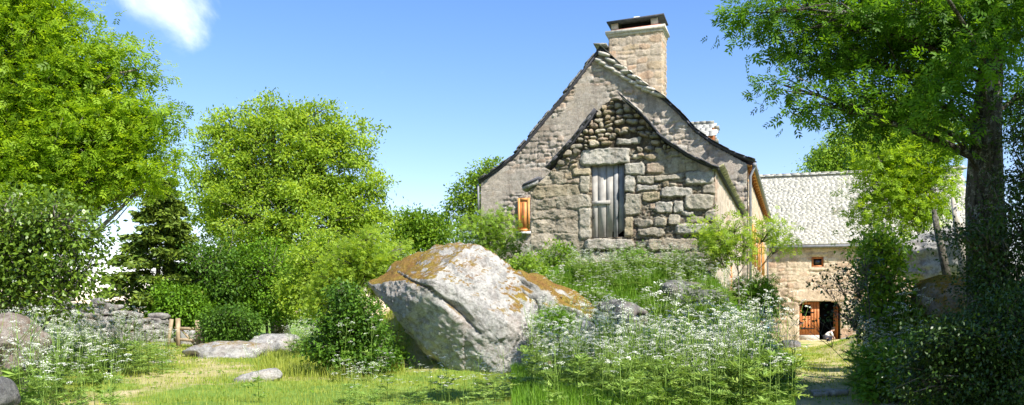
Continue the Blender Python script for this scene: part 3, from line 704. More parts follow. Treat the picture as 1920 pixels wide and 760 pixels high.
def lump(c, r, seed, sub=3, R=np.eye(3), amp=.18, sq=.75):
    v, f = ICO[sub] if sub in ICO else ICO.setdefault(sub, ico(sub))
    q = np.sign(v)*np.abs(v)**sq; q = q/np.max(np.abs(q), axis=0)
    q = q*(1+amp*fbm(v[:, 0]*1.3, v[:, 1]*1.3, v[:, 2]*1.3+seed*3.7, seed, 3))[:, None]
    return (q*np.asarray(r))@np.asarray(R).T+np.asarray(c), f
MAT['whitestone2'] = m_noise('pale ledge stone', [(.3, (.3, .27, .22)), (.5, (.46, .42, .35)), (.7, (.62, .58, .5))], 9)
MAT['barnplain'] = m_noise('plain warm stone', [(.3, (.42, .34, .26)), (.7, (.6, .5, .4))], 5)
build_house()

# ================================================================== BARN
P2 = np.array((576/F*55.0, 55.0, 0.))
def C_(X, Y): return plane(X, Y, P2)
def build_barn():
    t = thing('stone_barn', 'long stone barn with pale stone-slate roof and arched doorway', 'barn', tuple(P2))
    s0 = -5.2; s1 = 8.2; ze = C_(1540, 458)[1]; depth = 9.0; z0 = -.4
    def arch(x0, x1, yb, yt, k=.35):
        (a, zb), (b_, zt) = C_(x0, yb), C_(x1, yt); pts = [(a, zb), (b_, zb)]
        for q in np.linspace(0, math.pi, 13): pts.append(((a+b_)/2+(b_-a)/2*math.copysign(abs(math.cos(q))**.6, math.cos(q)), zt-k+k*math.sin(q)**.8 if q not in (0,) else zt-k))
        return pts, (a, b_, zb, zt)
    hp, (da, db, dzb, dzt) = arch(1498, 1575, 638, 565)
    (wa, wb_), (wc, wd) = C_(1522, 501), C_(1544, 482)
    def S_(x0, y0, x1, y1, dep=.07, col=None, p=6):
        a = C_(x0, y1); b_ = C_(x1, y0); return ((a[0]+b_[0])/2, (a[1]+b_[1])/2, b_[0]-a[0], b_[1]-a[1], 0., dep, col, p)
    big = [S_(1484, 543, 1592, 566, .1, (.60, .47, .36)), S_(1470, 566, 1497, 590, .08), S_(1476, 590, 1497, 612, .08), S_(1462, 612, 1497, 640, .08), S_(1576, 566, 1600, 592, .08), S_(1576, 592, 1606, 615, .08), S_(1576, 615, 1600, 640, .08), S_(1512, 474, 1552, 481, .07), S_(1514, 502, 1552, 508, .07)]
    relief_wall('front_wall', MAT['barn'], t, P2, UV, FN, [(s0, z0), (s1, z0), (s1, ze), (s0, ze)], [hp, [(wa, wb_), (wc, wb_), (wc, wd), (wa, wd)]],
                rubble(s0, s1, z0, ze, 71, (.2, .4), (.3, .8), big)+big, .05, .55, .06, (.60, .49, .37), PAL_B, 23, lambda G, H: .15+.6*fbm(G*.8, H*.8, 0, 4, 3), .02, 3.8)
    mp = m_noise('barn render', [(.3, (.4, .33, .25)), (.7, (.55, .46, .36))], 3)
    for s_ in (s0, s1-.45):
        part(MB().prism([(0.56, z0), (depth, z0), (depth, ze), (depth/2, ze+4.6), (.56, ze)], P2+UV*s_, DV, ZV, UV, .45), 'end_wall', mp, t)
    part(MB().prism([(s0+.46, z0), (s1-.46, z0), (s1-.46, ze), (s0+.46, ze)], P2+DV*(depth-.45), UV, ZV, DV, .44), 'back_wall', mp, t)
    zr = EYE+(590-331)/F*(P2[1]-UV[1]*0+0+depth/2*DV[1]+.4)
    rf = thing('roof', None, None); rf.parent = t
    rise = zr-ze; ln = math.hypot(depth/2+.3, rise)
    for sg in (0, 1):
        base = P2+DV*(-.35 if sg == 0 else depth+.35)+UV*(s0-.3)+ZV*(ze-.12)
        up = (DV*(1 if sg == 0 else -1)*(depth/2+.35)+ZV*rise); L_ = np.linalg.norm(up); up /= L_
        n = np.cross(UV, up); n = n if n[2] > 0 else -n
        mb = MB(); p = [base, base+UV*(s1-s0+.6), base+UV*(s1-s0+.6)+up*L_, base+up*L_]; q = [x+n*.1 for x in p]
        mb.add(p+q, [(3, 2, 1, 0), (4, 5, 6, 7), (0, 1, 5, 4), (1, 2, 6, 5), (2, 3, 7, 6), (3, 0, 4, 7)])
        part(mb, 'roof_slope', MAT['lauze2'], rf)
        mb = MB(); slates(mb, base+n*.1, UV, up, n, s1-s0+.6, L_, .30 if sg == 0 else .5, .15 if sg == 0 else .3, 100+sg, .016, rj=.12)
        part(mb, 'roof_slates', MAT['lauze'], rf)
    mb = MB(); R = np.random.default_rng(5)
    for k in np.arange(s0-.3, s1+.3, .55): mb.box(P2+DV*depth/2+UV*(k+.28)+ZV*(zr+.06), (.58, .5, .08), rot(R.normal(0, .02)), .02)
    part(mb, 'ridge_stones', MAT['lauze2'], rf)
    part(MB().tube([P2+FN*.42+UV*(s0)+ZV*(ze-.16), P2+FN*.42+UV*(s1)+ZV*(ze-.17)], .08, 8), 'gutter', MAT['zinc'], rf, True)
    # double door: left leaf shut, right leaf open inwards
    dw = (db-da)/2
    door = thing('barn_door', None, None); door.parent = t
    mb = MB(); (ox0, oz0), (ox1, oz1) = C_(1505, 593), C_(1519, 571); pw = dw/7
    lo = dzb+.32
    for k in range(7):
        a = da+k*pw+.005; b_ = a+pw-.01
        top = dzt-.02-(.35*(1-min(1, ((k+.6)/3.5)))**2)
        if a < ox1 and b_ > ox0: segs = [(lo, oz0), (oz1, top)]
        else: segs = [(lo, top)]
        for q, r_ in segs: mb.box(P2+DV*.22+UV*(a+b_)/2+ZV*(q+r_)/2, (b_-a, .05, r_-q), rot())
    part(mb, 'left_leaf_planks', MAT['redwood'], door)
    part(MB().box(P2+DV*.22+UV*(da+dw/2)+ZV*(dzb+.14), (dw, .2, .34), rot(), .01), 'stone_step', MAT['whitestone2'], t)
    mb = MB()
    for k in range(7): mb.box(P2+DV*(.3+k*pw+pw/2)+UV*(db-.12-k*.03)+ZV*((dzb+dzt)/2-.12), (.05, pw-.01, dzt-dzb-.3), rot())
    part(mb, 'open_leaf_planks', MAT['redwood'], door)
    for k, zz in enumerate((dzb+.7, dzb+1.7)): part(MB().box(P2+DV*.185+UV*(da+.5)+ZV*zz, (.8, .02, .06), rot()), 'hinge_strap', MAT['black'], door)
    part(MB().box(P2+DV*2.5+UV*(da+dw)+ZV*1.5, (4, .05, 4), rot()), 'dark_interior', MAT['black'], t)  # black sheet stands in for the shade inside the open doorway
    w = thing('window', None, None); w.parent = t
    mb = MB()
    cx, cz = (wa+wc)/2, (wb_+wd)/2
    for zz in (wb_+.05, wd-.05): mb.box(P2+DV*.1+UV*cx+ZV*zz, (wc-wa-.19, .12, .1), rot())
    for xx in (wa+.05, wc-.05): mb.box(P2+DV*.1+UV*xx+ZV*cz, (.1, .12, wd-wb_), rot())
    part(mb, 'frame', MAT['redwood'], w)
    part(MB().box(P2+DV*.16+UV*cx+ZV*cz, (wc-wa-.1, .02, wd-wb_-.1), rot()), 'pane', MAT['glass'], w)
build_barn()

# ================================================================== ROCKS
def set_moss(v, c, f, amt, seed):
    # moss where the surface faces up
    e1 = v[f[:, 1]]-v[f[:, 0]]; e2 = v[f[:, 2]]-v[f[:, 0]]; fn = np.cross(e1, e2)
    n = np.zeros_like(v)
    for k in range(3): np.add.at(n, f[:, k], fn)
    n /= np.linalg.norm(n, axis=1)[:, None]+1e-9
    return n
def boulder_main():
    D = 18.0; sil = [(690, 552), (702, 528), (726, 514), (749, 492), (787, 459), (825, 444), (868, 452), (906, 466), (939, 488), (975, 515), (1000, 548), (1012, 590), (1010, 637), (1002, 690), (939, 706), (844, 704), (787, 694), (764, 668), (735, 627), (712, 599), (697, 570)]
    cx, cy = 862, 580; c = at(cx, cy, D+1.25)
    k = F/(D+.35)
    ang = np.array([math.atan2(cy-y, x-cx) for x, y in sil]); rad = np.array([math.hypot(x-cx, y-cy)/k*(1.10 if x < 760 else 1.03) for x, y in sil])
    o = np.argsort(ang); ang, rad = ang[o], rad[o]
    v, f = ico(7)
    th = np.arctan2(v[:, 2], v[:, 0]); rho = np.hypot(v[:, 0], v[:, 2])
    Rr = np.interp(th, np.concatenate([ang-2*math.pi, ang, ang+2*math.pi]), np.tile(rad, 3))
    p = np.stack([np.cos(th)*Rr*rho**.62, np.sign(v[:, 1])*np.abs(v[:, 1])**.8*1.75, np.sin(th)*Rr*rho**.62], 1)
    for n_, cc in (((-.72, -.10, -.70), 1.0), ((-.42, -.40, .82), 1.2), ((.05, -.1, 1), 1.33), ((.50, -.72, .48), 1.10), ((-.30, -.86, -.42), 1.16), ((.18, -.97, -.12), 1.3), ((.75, -.6, .1), 1.62), ((-.7, -.65, .1), 1.4)):
        n_ = np.array(n_); n_ = n_/np.linalg.norm(n_); d = p@n_-cc; p = p-np.where(d > 0, d*.88, 0)[:, None]*n_
    nn = p/np.linalg.norm(p, axis=1)[:, None]
    p = p+nn*(.02*fbm(p[:, 0]*11, p[:, 1]*11, p[:, 2]*11, 18, 4, .65)+.10*fbm(p[:, 0]*1.1, p[:, 1]*1.1, p[:, 2]*1.1, 5, 3)+.035*fbm(p[:, 0]*4, p[:, 1]*4, p[:, 2]*4, 8, 4))[:, None]
    # diagonal crack and step on the front
    X = HX+F*(p[:, 0]+c[0])/(p[:, 1]+c[1]); Y = HY-F*(p[:, 2]+c[2]-EYE)/(p[:, 1]+c[1])
    fr = p[:, 1] < 0
    def crack(pts, w, dep):
        d = np.full(len(p), 1e3)
        for (ax, ay), (bx, by) in zip(pts[:-1], pts[1:]):
            vx, vy = bx-ax, by-ay; t = np.clip(((X-ax)*vx+(Y-ay)*vy)/(vx*vx+vy*vy), 0, 1); d = np.minimum(d, np.hypot(X-ax-t*vx, Y-ay-t*vy))
        return np.where(fr, dep*np.clip(1-d/w, 0, 1), 0)
    cr = crack([(735, 505), (772, 527), (805, 540), (838, 566), (866, 590)], 2.6, .13)+crack([(866, 590), (900, 625)], 3, .08)+crack([(838, 566), (858, 575), (880, 600)], 9, .07)+crack([(702, 560), (740, 610), (770, 640)], 3, .06)
    p[:, 1] += cr
    below = fr & (Y > 540+(X-790)*.65) & (X < 870) & (X > 700)
    p[:, 1] += np.where(below, -.06, 0)*sst(0, 12, Y-(540+(X-790)*.65))
    n = set_moss(p, None, f, 1, 1)
    mo = np.clip((n[:, 2]-.42)*2.2, 0, .70)*sst(-0.6, .1, p[:, 2])+.45*sst(840, 700, X)*(n[:, 2] > .1)*sst(560, 520, Y)+.4*sst(935, 960, X)*(n[:, 2] > .25)*sst(600, 560, Y)
    mb = MB().add(p+c, f, moss=mo)
    # long tail ridge running back to the right
    a = at(975, 515, 19.3); b_ = at(1125, 594, 19.8)
    m_ = (a+b_)/2; d_ = b_-a; L_ = np.linalg.norm(d_)
    ex = d_/L_; ez = np.cross(ex, (0, 1, 0)); ez = ez if ez[2] > 0 else -ez; ey = np.cross(ez, ex)
    v2, f2 = lump(m_-ZV*.36-ex*.1+np.array((0, .25, 0)), (L_*.66, .8, .46), 17, 5, np.stack([ex, ey, ez], 1), .3, .85)
    v2 = v2+np.stack([.05*fbm(v2[:, 0]*3, v2[:, 1]*3, v2[:, 2]*3, q, 5, .6) for q in range(3)], 1)
    n2 = set_moss(v2, None, f2, 1, 1); mb.add(v2, f2, moss=np.clip(n2[:, 2]*1.5+.1, 0, 1.2))
    o = mb.build('boulder', MAT['boulder'], smooth=True, origin=(c[0], c[1], .4))
    tag(o, 'huge cracked granite boulder with orange moss, on the grass before the outbuilding', 'boulder')
boulder_main()
def rock(name, label, X, Y, D, rpx, rzpx, seed, matl='rock', depth=None, R=np.eye(3), amp=.2, cat='rock', sub=4, moss=.3, sq=.75, group=None):
    c = at(X, Y, D); r = rpx*D/F; rz = rzpx*D/F
    v, f = lump(c, (r, depth or r, rz), seed, sub, R, amp, sq)
    v = v+(.04*r)*np.stack([fbm(v[:, 0]*5, v[:, 1]*5, v[:, 2]*5, seed+q, 4) for q in range(3)], 1)
    n = set_moss(v, None, f, 1, 1)
    if name == 'moss_boulder': n[:, 2] = np.maximum(n[:, 2], .50+.18*(n[:, 0] < .0))
    o = MB().add(v, f, moss=np.clip((n[:, 2]-.4)*1.2, 0, 1)*moss).build(name, MAT[matl], smooth=True, origin=(c[0], c[1], gz(c[0], c[1])))
    return tag(o, label, cat, group or 'rocks and stones')
def rz(a):
    c, s_ = math.cos(a), math.sin(a); return np.array(((c, 0, -s_), (0, 1, 0), (s_, 0, c)))
MAT['brownrock'] = m_granite('brown granite', base=(.23, .165, .12), white=.4)
rock('flat_rock', 'broad flat-topped rock beside the wooden gate on the dry grass', 430, 672, 26.0, 75, 26, 3, 'rock', 1.3, rz(.05), .28, moss=.8)
rock('flat_rock', 'low pale slab of rock behind the broad flat-topped rock', 505, 650, 28.5, 50, 20, 6, 'rock', 1.0, rz(.1), .2, moss=.3)
rock('small_rock', 'small oval lichen-grey rock lying alone in the short grass', 482, 712, 16.5, 46, 17, 8, 'boulder', .35, rz(.22), .15, moss=.0)
rock('mossy_rock', 'brown mossy rock at the far left edge above the white flowers', 22, 658, 10.6, 48, 54, 12, 'brownrock', .5, rz(-.2), .25, moss=.3)
rock('capstone', 'pale stone resting on the brown mossy rock at the left edge', 6, 616, 11.8, 30, 12, 15, 'boulder', .25, rz(-.2), .15, moss=.0)
rock('dark_stone', 'blackish stone in the bottom left corner', -2, 742, 8.5, 26, 34, 16, 'darkrock', .2, rz(.4), .15)
rock('brown_stone', 'small reddish-brown stone upright in the grass in front of the large boulder', 1029, 692, 15.0, 9, 12, 18, 'brownstone' if 'brownstone' in MAT else 'rock', .08)
rock('outcrop_rock', 'dark rounded outcrop at the foot of the outbuilding corner', 1290, 568, 20.5, 64, 36, 19, 'darkrock', .9, rz(-.15), .25, moss=.4)
rock('outcrop_rock', 'smaller dark rock wedged above the dark rounded outcrop', 1312, 527, 21.3, 30, 16, 29, 'darkrock', .5, rz(.1), .25, moss=.2)
rock('bank_rock', 'weathered rock in the slope just right of the large boulder', 1165, 590, 19.3, 44, 24, 20, 'darkrock', .6, rz(-.3), .3, moss=.8)
rock('bank_rock', 'broken grey rock low in the white flowers beside the large boulder', 1075, 640, 18.2, 48, 44, 21, 'rock', .6, rz(.1), .28, moss=.3)
rock('grey_boulder', 'big grey boulder on the bank behind the pale dead stem', 1770, 486, 17.5, 82, 46, 22, 'boulder', 1.1, rz(.1), .22, moss=.0, sub=5)
rock('moss_boulder', 'boulder capped in golden moss under the pale dead stem', 1785, 560, 14.0, 60, 46, 23, 'mossrock', .6, rz(-.1), .15, moss=1.6)
rock('path_stone', 'flat pale stone set in the path before the barn', 1560, 682, 25, 24, 5, 24, 'boulder', .4, np.eye(3), .1)
rock('path_stone', 'grey stone at the edge of the path by the shrubs', 1592, 640, 40, 14, 7, 25, 'rock', .4, np.eye(3), .1)
rock('path_stone', 'little stone beside the cut logs on the path', 1575, 728, 15.8, 9, 6, 26, 'boulder', .1, np.eye(3), .1)
rock('dark_stone', 'dark stone at the end of the parsley beside the lit terrace', 1478, 650, 34, 20, 12, 27, 'darkrock', .4, np.eye(3), .2)
rock('grass_stone', 'pale flat stone in the grass left of the dusty patch', 300, 682, 22, 20, 7, 28, 'boulder', .25, np.eye(3), .1)
rock('gate_stone', 'pale stone seen behind the gate rails', 352, 640, 31, 22, 26, 33, 'rock', .4, np.eye(3), .15)

def dry_wall():
    t0 = np.array(at(170, 590, 27)*[1, 1, 0])
    mb = MB(); R = np.random.default_rng(12)
    ends = [(np.array((-16.5, 24.0)), 0), (np.array((-12.6, 27.2)), 0), (np.array((-11.3, 31.5)), 0)]
    pts = [(-20.0, 22.0), (-15.2, 25.0), (-12.9, 28.0), (-12.0, 31.0)]
    for (ax, ay), (bx, by) in zip(pts[:-1], pts[1:]):
        L_ = math.hypot(bx-ax, by-ay); ux, uy = (bx-ax)/L_, (by-ay)/L_
        hgt = 1.4
        z = 0
        while z < hgt:
            h = R.uniform(.12, .26)*(1.2-.3*z/hgt); q = -R.uniform(0, .3)
            while q < L_:
                w = R.uniform(.16, .5)
                x, y = ax+ux*(q+w/2), ay+uy*(q+w/2)
                if z+h < hgt+.3*math.sin(x*1.7)+R.uniform(-.35, .15):
                    Rm = np.array(((ux, -uy, 0), (uy, ux, 0), (0, 0, 1.)))@rz(R.normal(0, .12))
                    v, f = lump((x, y, gz(x, y)+z+h/2-.05), (w*.56, R.uniform(.25, .4), h*.6), int(R.integers(1e6)), 3, Rm, .38, .62)
                    n = set_moss(v, None, f, 1, 1); mb.add(v, f, moss=np.clip(n[:, 2]-.3, 0, 1)*R.uniform(0, .9))
                q += w
            z += h
    o = mb.build('dry_stone_wall', MAT['wallstone'], smooth=True, origin=(-14, 26, .4))
    tag(o, 'tumbledown dry-stone wall beyond the white flowers, ending at the gate', 'stone wall')
MAT['wallstone'] = m_granite('wall granite', base=(.17, .155, .14), white=.45)
MAT['brownstone'] = m_granite('brown stone', base=(.36, .24, .16), white=.1)
bpy.data.objects['brown_stone'].data.materials[0] = MAT['brownstone']
dry_wall()

# wooden gate / rail
def gate():
    D = 29.0; g0 = at(345, 600, D); t = thing('wooden_gate', 'rough wooden gate rails between stakes at the end of the dry-stone wall', 'gate', (g0[0], D, gz(g0[0], D)))
    for X, top, lean, w in ((318, 598, -.14, .10), (332, 597, .0, .12), (370, 601, .0, .13), (379, 610, .05, .12)):
        a = at(X, top, D); zb = gz(a[0], D)-.1
        mb = MB().box(((a[0]), D+.05*(X % 3), (zb+a[2])/2), (w, w*.8, a[2]-zb), rz(lean), .012)
        part(mb, 'post', MAT['postwood'], t)
    for y0, y1, X0, X1, dy in ((616, 617, 328, 381, .09), (636, 640, 328, 381, .09)):
        a, b_ = at(X0, y0, D+dy), at(X1, y1, D+dy)
        part(MB().box((a+b_)/2, (b_[0]-a[0], .04, .10), rz(math.atan2(b_[2]-a[2], b_[0]-a[0])), .008), 'rail', MAT['postwood'], t)
    a, b_ = at(340, 618, D+.14), at(366, 648, D+.14); part(MB().tube([a, b_], .035, 6), 'brace', MAT['postwood'], t)
gate()

# logs on the path
def logs():
    for (X0, Y0, X1, Y1, r, lab) in ((1535, 742, 1587, 741, .032, 'upper thin pale log on the path, lying behind the others'), (1521, 750, 1556, 744, .036, 'short bark-peeled log on the path, lower one on the dirt side'), (1554, 745, 1588, 749, .05, 'thickest pale log on the path, next to the shrubs')):
        D = 13.4; x0 = (X0-HX)/F*D; x1 = (X1-HX)/F*D; y0 = D+(.35 if Y0 < 745 and X0 < 1550 else -.1); z = gz((x0+x1)/2, y0)+r
        mb = MB(); k = np.linspace(0, 1, 7); R = np.random.default_rng(X0)
        pts = np.stack([x0+(x1-x0)*k, y0+.1*k+R.normal(0, .006, 7), np.full(7, z)+R.normal(0, .005, 7)], 1)
        mb.tube(pts, r*(1+R.normal(0, .06, 7)), 10)
        o = mb.build('log', MAT['greywood'], smooth=True, origin=(x0, y0, z-r)); tag(o, lab, 'log', 'logs on the path')
logs()

# ================================================================== VEGETATION
def unit(v): return v/(np.linalg.norm(v, axis=-1, keepdims=True)+1e-9)
def rhombs(P, axis, wdir, ln, wd, fold=0.0):
    """leaf blades: base P, unit axis, unit width direction -> verts (n,4,3)"""
    a = P; c = P+axis*ln[:, None]; m = P+axis*(ln*.45)[:, None]
    return np.stack([a, m+wdir*(wd/2)[:, None], c, m-wdir*(wd/2)[:, None]], 1)
def add_leaves(mb, V, rnd):
    n = len(V); b_ = (np.arange(n)*4)[:, None]
    mb.add(V.reshape(-1, 3), b_+np.arange(4)[None], rnd=np.repeat(rnd, 4))
def leaf_cloud(mb, P, out, R, ln, kind='simple', droop=.3, aspect=.5, crnd=None):
    """P leaf attachment points, out = outward hint"""
    n = len(P)
    ax = unit(out*.6+R.normal(0, .6, (n, 3))+np.array((0, 0, -droop)))
    up = unit(np.array((0, 0, 1.))+R.normal(0, .45, (n, 3))); wd = unit(np.cross(ax, up))
    r = np.clip(R.uniform(0, 1, n)*.7+(crnd if crnd is not None else .15), 0, 1)
    if kind == 'simple':
        l = ln*R.uniform(.7, 1.3, n); add_leaves(mb, rhombs(P, ax, wd, l, l*aspect), r)
    else:   # pinnate: rachis with opposite leaflets and a tip leaflet
        Ln = ln*R.uniform(.7, 1.25, n); nup = np.cross(wd, ax)
        for k in (.3, .52, .74):
            for s_ in (-1, 1):
                q = P+ax*(Ln*k)[:, None]-nup*(Ln*.12*k*k)[:, None]
                a2 = unit(ax*.55+wd*s_*.85+R.normal(0, .12, (n, 3))-np.array((0, 0, .15)))
                add_leaves(mb, rhombs(q, a2, unit(np.cross(a2, nup)), Ln*.42, Ln*.15), r)
        q = P+ax*(Ln*.8)[:, None]; add_leaves(mb, rhombs(q, ax, wd, Ln*.36, Ln*.14), r)

def tree(name, label, cat, D, trunkX, lobes, n_clump, per, ln, leafmat, tr=.16, kind='simple', clump_r=.45, seed=1, depthk=.8,
         barkmat='bark', base_D=None, stems=1, flat=.55, sparse=0.0, group=None, trunkpts=None, droop=.3, aspect=.5, twigr=.012, inner=.5, base=None, showbr=True, limbk=.9, limbr=.34):
    R = np.random.default_rng(seed)
    bD = base_D or D; bx = (trunkX-HX)/F*bD; bz = gz(bx, bD)
    t = thing(name, label, cat, (bx, bD, bz), group)
    # lobes: (X, Y, rx, ry[, dD])
    C0 = []; RR = []
    for lb in lobes:
        d = D+(lb[4] if len(lb) > 4 else 0)
        C0.append(at(lb[0], lb[1], d)); rx = lb[2]*d/F; RR.append((rx, max(.5, rx*depthk), lb[3]*d/F))
    C0 = np.array(C0); RR = np.array(RR)
    wgt = RR[:, 0]*RR[:, 2]; wgt = wgt/wgt.sum()
    which = R.choice(len(lobes), n_clump, p=wgt)
    dr = unit(R.normal(0, 1, (n_clump, 3)))
    rad = (inner+(1-inner)*R.uniform(0, 1, n_clump)**.6)*(1+.36*fbm(dr[:, 0]*2.2, dr[:, 1]*2.2, dr[:, 2]*2.2+which*9.1, seed, 2))
    Pc = C0[which]+dr*RR[which]*rad[:, None]
    keep = Pc[:, 2] > ground(Pc[:, 0], Pc[:, 1])+.1; Pc = Pc[keep]; dr = dr[keep]; which = which[keep]; nc = len(Pc)
    # leaves
    cr = clump_r*R.uniform(.6, 1.3, nc); np_ = np.maximum(3, (per*R.uniform(.5, 1.5, nc)).astype(int))
    idx = np.repeat(np.arange(nc), np_)
    off = R.normal(0, .5, (len(idx), 3)); off[:, 2] *= flat
    P = Pc[idx]+off*cr[idx][:, None]
    crn = R.uniform(-.3, .4, nc)[idx]
    mb = MB(); leaf_cloud(mb, P, unit(off+.6*dr[idx]+1e-6), R, ln, kind, droop, aspect, crn)
    part(mb, 'crown' if cat == 'tree' else 'foliage', MAT[leafmat], t)
    # wood
    top = C0[np.argmax(C0[:, 2]+RR[:, 2]*.3)]
    if trunkpts is not None: spine = np.array(trunkpts, float)
    else:
        k = np.linspace(0, 1, 7)[:, None]; a = np.array((bx, bD, bz-.15)); b_ = top+np.array((0, 0, .2))
        mid = (a+b_)/2; mid[:2] = a[:2]*.75+b_[:2]*.25
        spine = (1-k)**2*a+2*k*(1-k)*mid+k*k*b_; spine[1:-1, :2] += R.normal(0, tr*.5, (5, 2))
    m = len(spine); rs = tr*(1-np.linspace(0, 1, m)*.85); rs[0] *= 1.3
    part(MB().tube(spine, rs, 12 if tr > .2 else 7), 'trunk' if cat == 'tree' else 'stem', MAT[barkmat], t, True)
    if showbr:
        mb = MB()
        # limbs from the spine to each lobe
        limbs = []
        fine = np.stack([np.interp(np.linspace(0, m-1, 30), np.arange(m), spine[:, q]) for q in range(3)], 1)
        lobs = []
        for c, r in zip(C0, RR):
            zt_ = max(spine[0, 2]+.25*(c[2]-spine[0, 2]), c[2]-np.linalg.norm(c[:2]-spine[m//2, :2])*limbk-.3)
            i = int(np.argmin(np.abs(fine[:, 2]-zt_))); s_ = fine[i]; k = np.linspace(0, 1, 6)[:, None]
            md = (s_+c)/2+np.array((0, 0, .12))*np.linalg.norm(c-s_)+R.normal(0, .08, 3)*np.linalg.norm(c-s_)
            cv = (1-k)**2*s_+2*k*(1-k)*md+k*k*c; r0 = max(twigr*1.5, tr*limbr*(1-i/36)); limbs.append(cv)
            mb.tube(cv, r0*(1-.7*k[:, 0]), 6)
        for q in range(nc):
            if q % 2 and nc > 500: continue
            lb = limbs[which[q]]; d = np.linalg.norm(lb-Pc[q], axis=1); i = min(int(np.argmin(d)), 4); i = max(1, i-R.integers(0, 2))
            s_ = lb[i]; e = Pc[q]; md = (s_+e)/2+R.normal(0, .1, 3)*np.linalg.norm(e-s_)+np.array((0, 0, .05))
            mb.tube([s_, md, e], [twigr*1.3, twigr, twigr*.35], 3)
        part(mb, 'branches', MAT['twig' if tr < .3 else barkmat], t)
    return t

tree('ash_tree', 'large bright green tree filling the upper left of the view', 'tree', 15.5, -60,
     [(40, 120, 110, 110), (130, 180, 100, 80), (90, 40, 70, 50), (30, 260, 110, 110), (170, 260, 110, 70), (230, 215, 65, 42), (255, 300, 60, 42), (290, 330, 40, 28), (180, 120, 50, 40), (200, 350, 70, 40), (-130, 120, 170, 220), (100, 340, 110, 70), (0, 0, 100, 80), (300, 212, 28, 15), (318, 296, 26, 16), (262, 130, 22, 20), (212, 85, 24, 20), (262, 262, 40, 20), (-30, 380, 110, 80)],
     1500, 26, .19, 'ash', .22, 'pinnate', .38, 1, twigr=.012, inner=.3)
tree('broadleaf_shrub', 'dark glossy-leaved shrub at the left edge below the large bright tree', 'shrub', 11.5, 40,
     [(50, 470, 100, 80), (110, 420, 70, 60), (10, 420, 80, 80), (60, 540, 100, 45), (150, 500, 45, 50), (-60, 500, 100, 110), (120, 555, 40, 30)],
     440, 40, .065, 'beech', .07, 'simple', .34, 2, aspect=.6, depthk=.9)
tree('round_tree', 'big rounded light-green tree standing behind the gate and boulder', 'tree', 38, 530,
     [(520, 290, 110, 90), (600, 320, 95, 105), (440, 300, 75, 90), (510, 225, 60, 42), (585, 225, 55, 42), (650, 262, 52, 50), (560, 420, 150, 110), (450, 420, 95, 110), (665, 390, 62, 70), (425, 235, 36, 30), (400, 370, 48, 60), (690, 440, 50, 70), (545, 510, 180, 70), (700, 350, 28, 34)],
     1700, 66, .15, 'ashfar', .35, 'simple', .46, 3, twigr=.022, aspect=.5, inner=.4)
for (X, Y, rx, ry, D, lab, sd, mt) in ((400, 520, 62, 70, 33, 'leafy green bush directly behind the gate posts', 31, 'elder'), (500, 520, 70, 75, 34, 'tall mid-green bush under the big rounded tree', 32, 'nettle'), (335, 568, 45, 30, 32, 'low green bush on top of the end of the stone wall', 33, 'nettle'), (600, 510, 60, 80, 31, 'upright green bush below the right side of the big rounded tree', 34, 'ashfar')):
    tree('hazel_bush', lab, 'bush', D, X, [(X, Y, rx, ry), (X-rx*.5, Y+ry*.4, rx*.7, ry*.6), (X+rx*.5, Y+ry*.35, rx*.7, ry*.65), (X, Y+ry*.8, rx, ry*.4)], 420, 42, .13, mt, .07, 'simple', .42, sd, twigr=.012, group='bushes under the big rounded tree')
tree('round_bush', 'dense round dark bush just right of the gate', 'bush', 28.5, 428, [(428, 606, 44, 34), (405, 612, 30, 28), (452, 612, 34, 28)], 220, 40, .09, 'elder', .05, 'simple', .35, 41, inner=.7)
tree('distant_tree', 'greyish green far tree between the rounded tree and the boulder top', 'tree', 55, 785, [(785, 425, 38, 34), (760, 440, 35, 40), (815, 440, 30, 40)], 420, 30, .2, 'bush', .15, 'simple', .6, 42, group='far trees')
tree('distant_tree', 'pale slender tree rising behind the left corner of the farmhouse', 'tree', 44, 885, [(905, 330, 32, 30), (880, 365, 38, 38), (865, 410, 34, 45), (925, 312, 18, 16)], 260, 26, .16, 'yellowgreen', .12, 'simple', .42, 43, group='far trees')
tree('ash_sapling', 'sparse yellow-green sapling against the left wall of the farmhouse', 'tree', 27, 925, [(925, 420, 42, 28), (895, 430, 38, 35), (950, 455, 35, 32), (905, 470, 45, 28)], 170, 14, .17, 'yellowgreen', .03, 'pinnate', .34, 44, group='young ash saplings', inner=.2)
tree('light_bush', 'airy light-green bush behind the dark shrub left of the boulder', 'bush', 22, 650, [(655, 490, 48, 45), (690, 460, 36, 42), (630, 520, 45, 50), (700, 500, 36, 36), (600, 560, 36, 40), (728, 505, 28, 40), (745, 470, 24, 26), (712, 545, 22, 30)], 340, 20, .14, 'ashfar', .04, 'pinnate', .28, 45, inner=.3)
tree('elder_shrub', 'dark green shrub pressed against the left side of the boulder', 'shrub', 17.6, 650, [(640, 590, 38, 42), (665, 630, 42, 36), (615, 640, 34, 40), (690, 600, 26, 40), (650, 665, 62, 22), (640, 550, 28, 24), (715, 650, 24, 40, .9), (735, 675, 26, 24, 1.0)], 420, 36, .08, 'elder', .04, 'simple', .22, 46, aspect=.55)
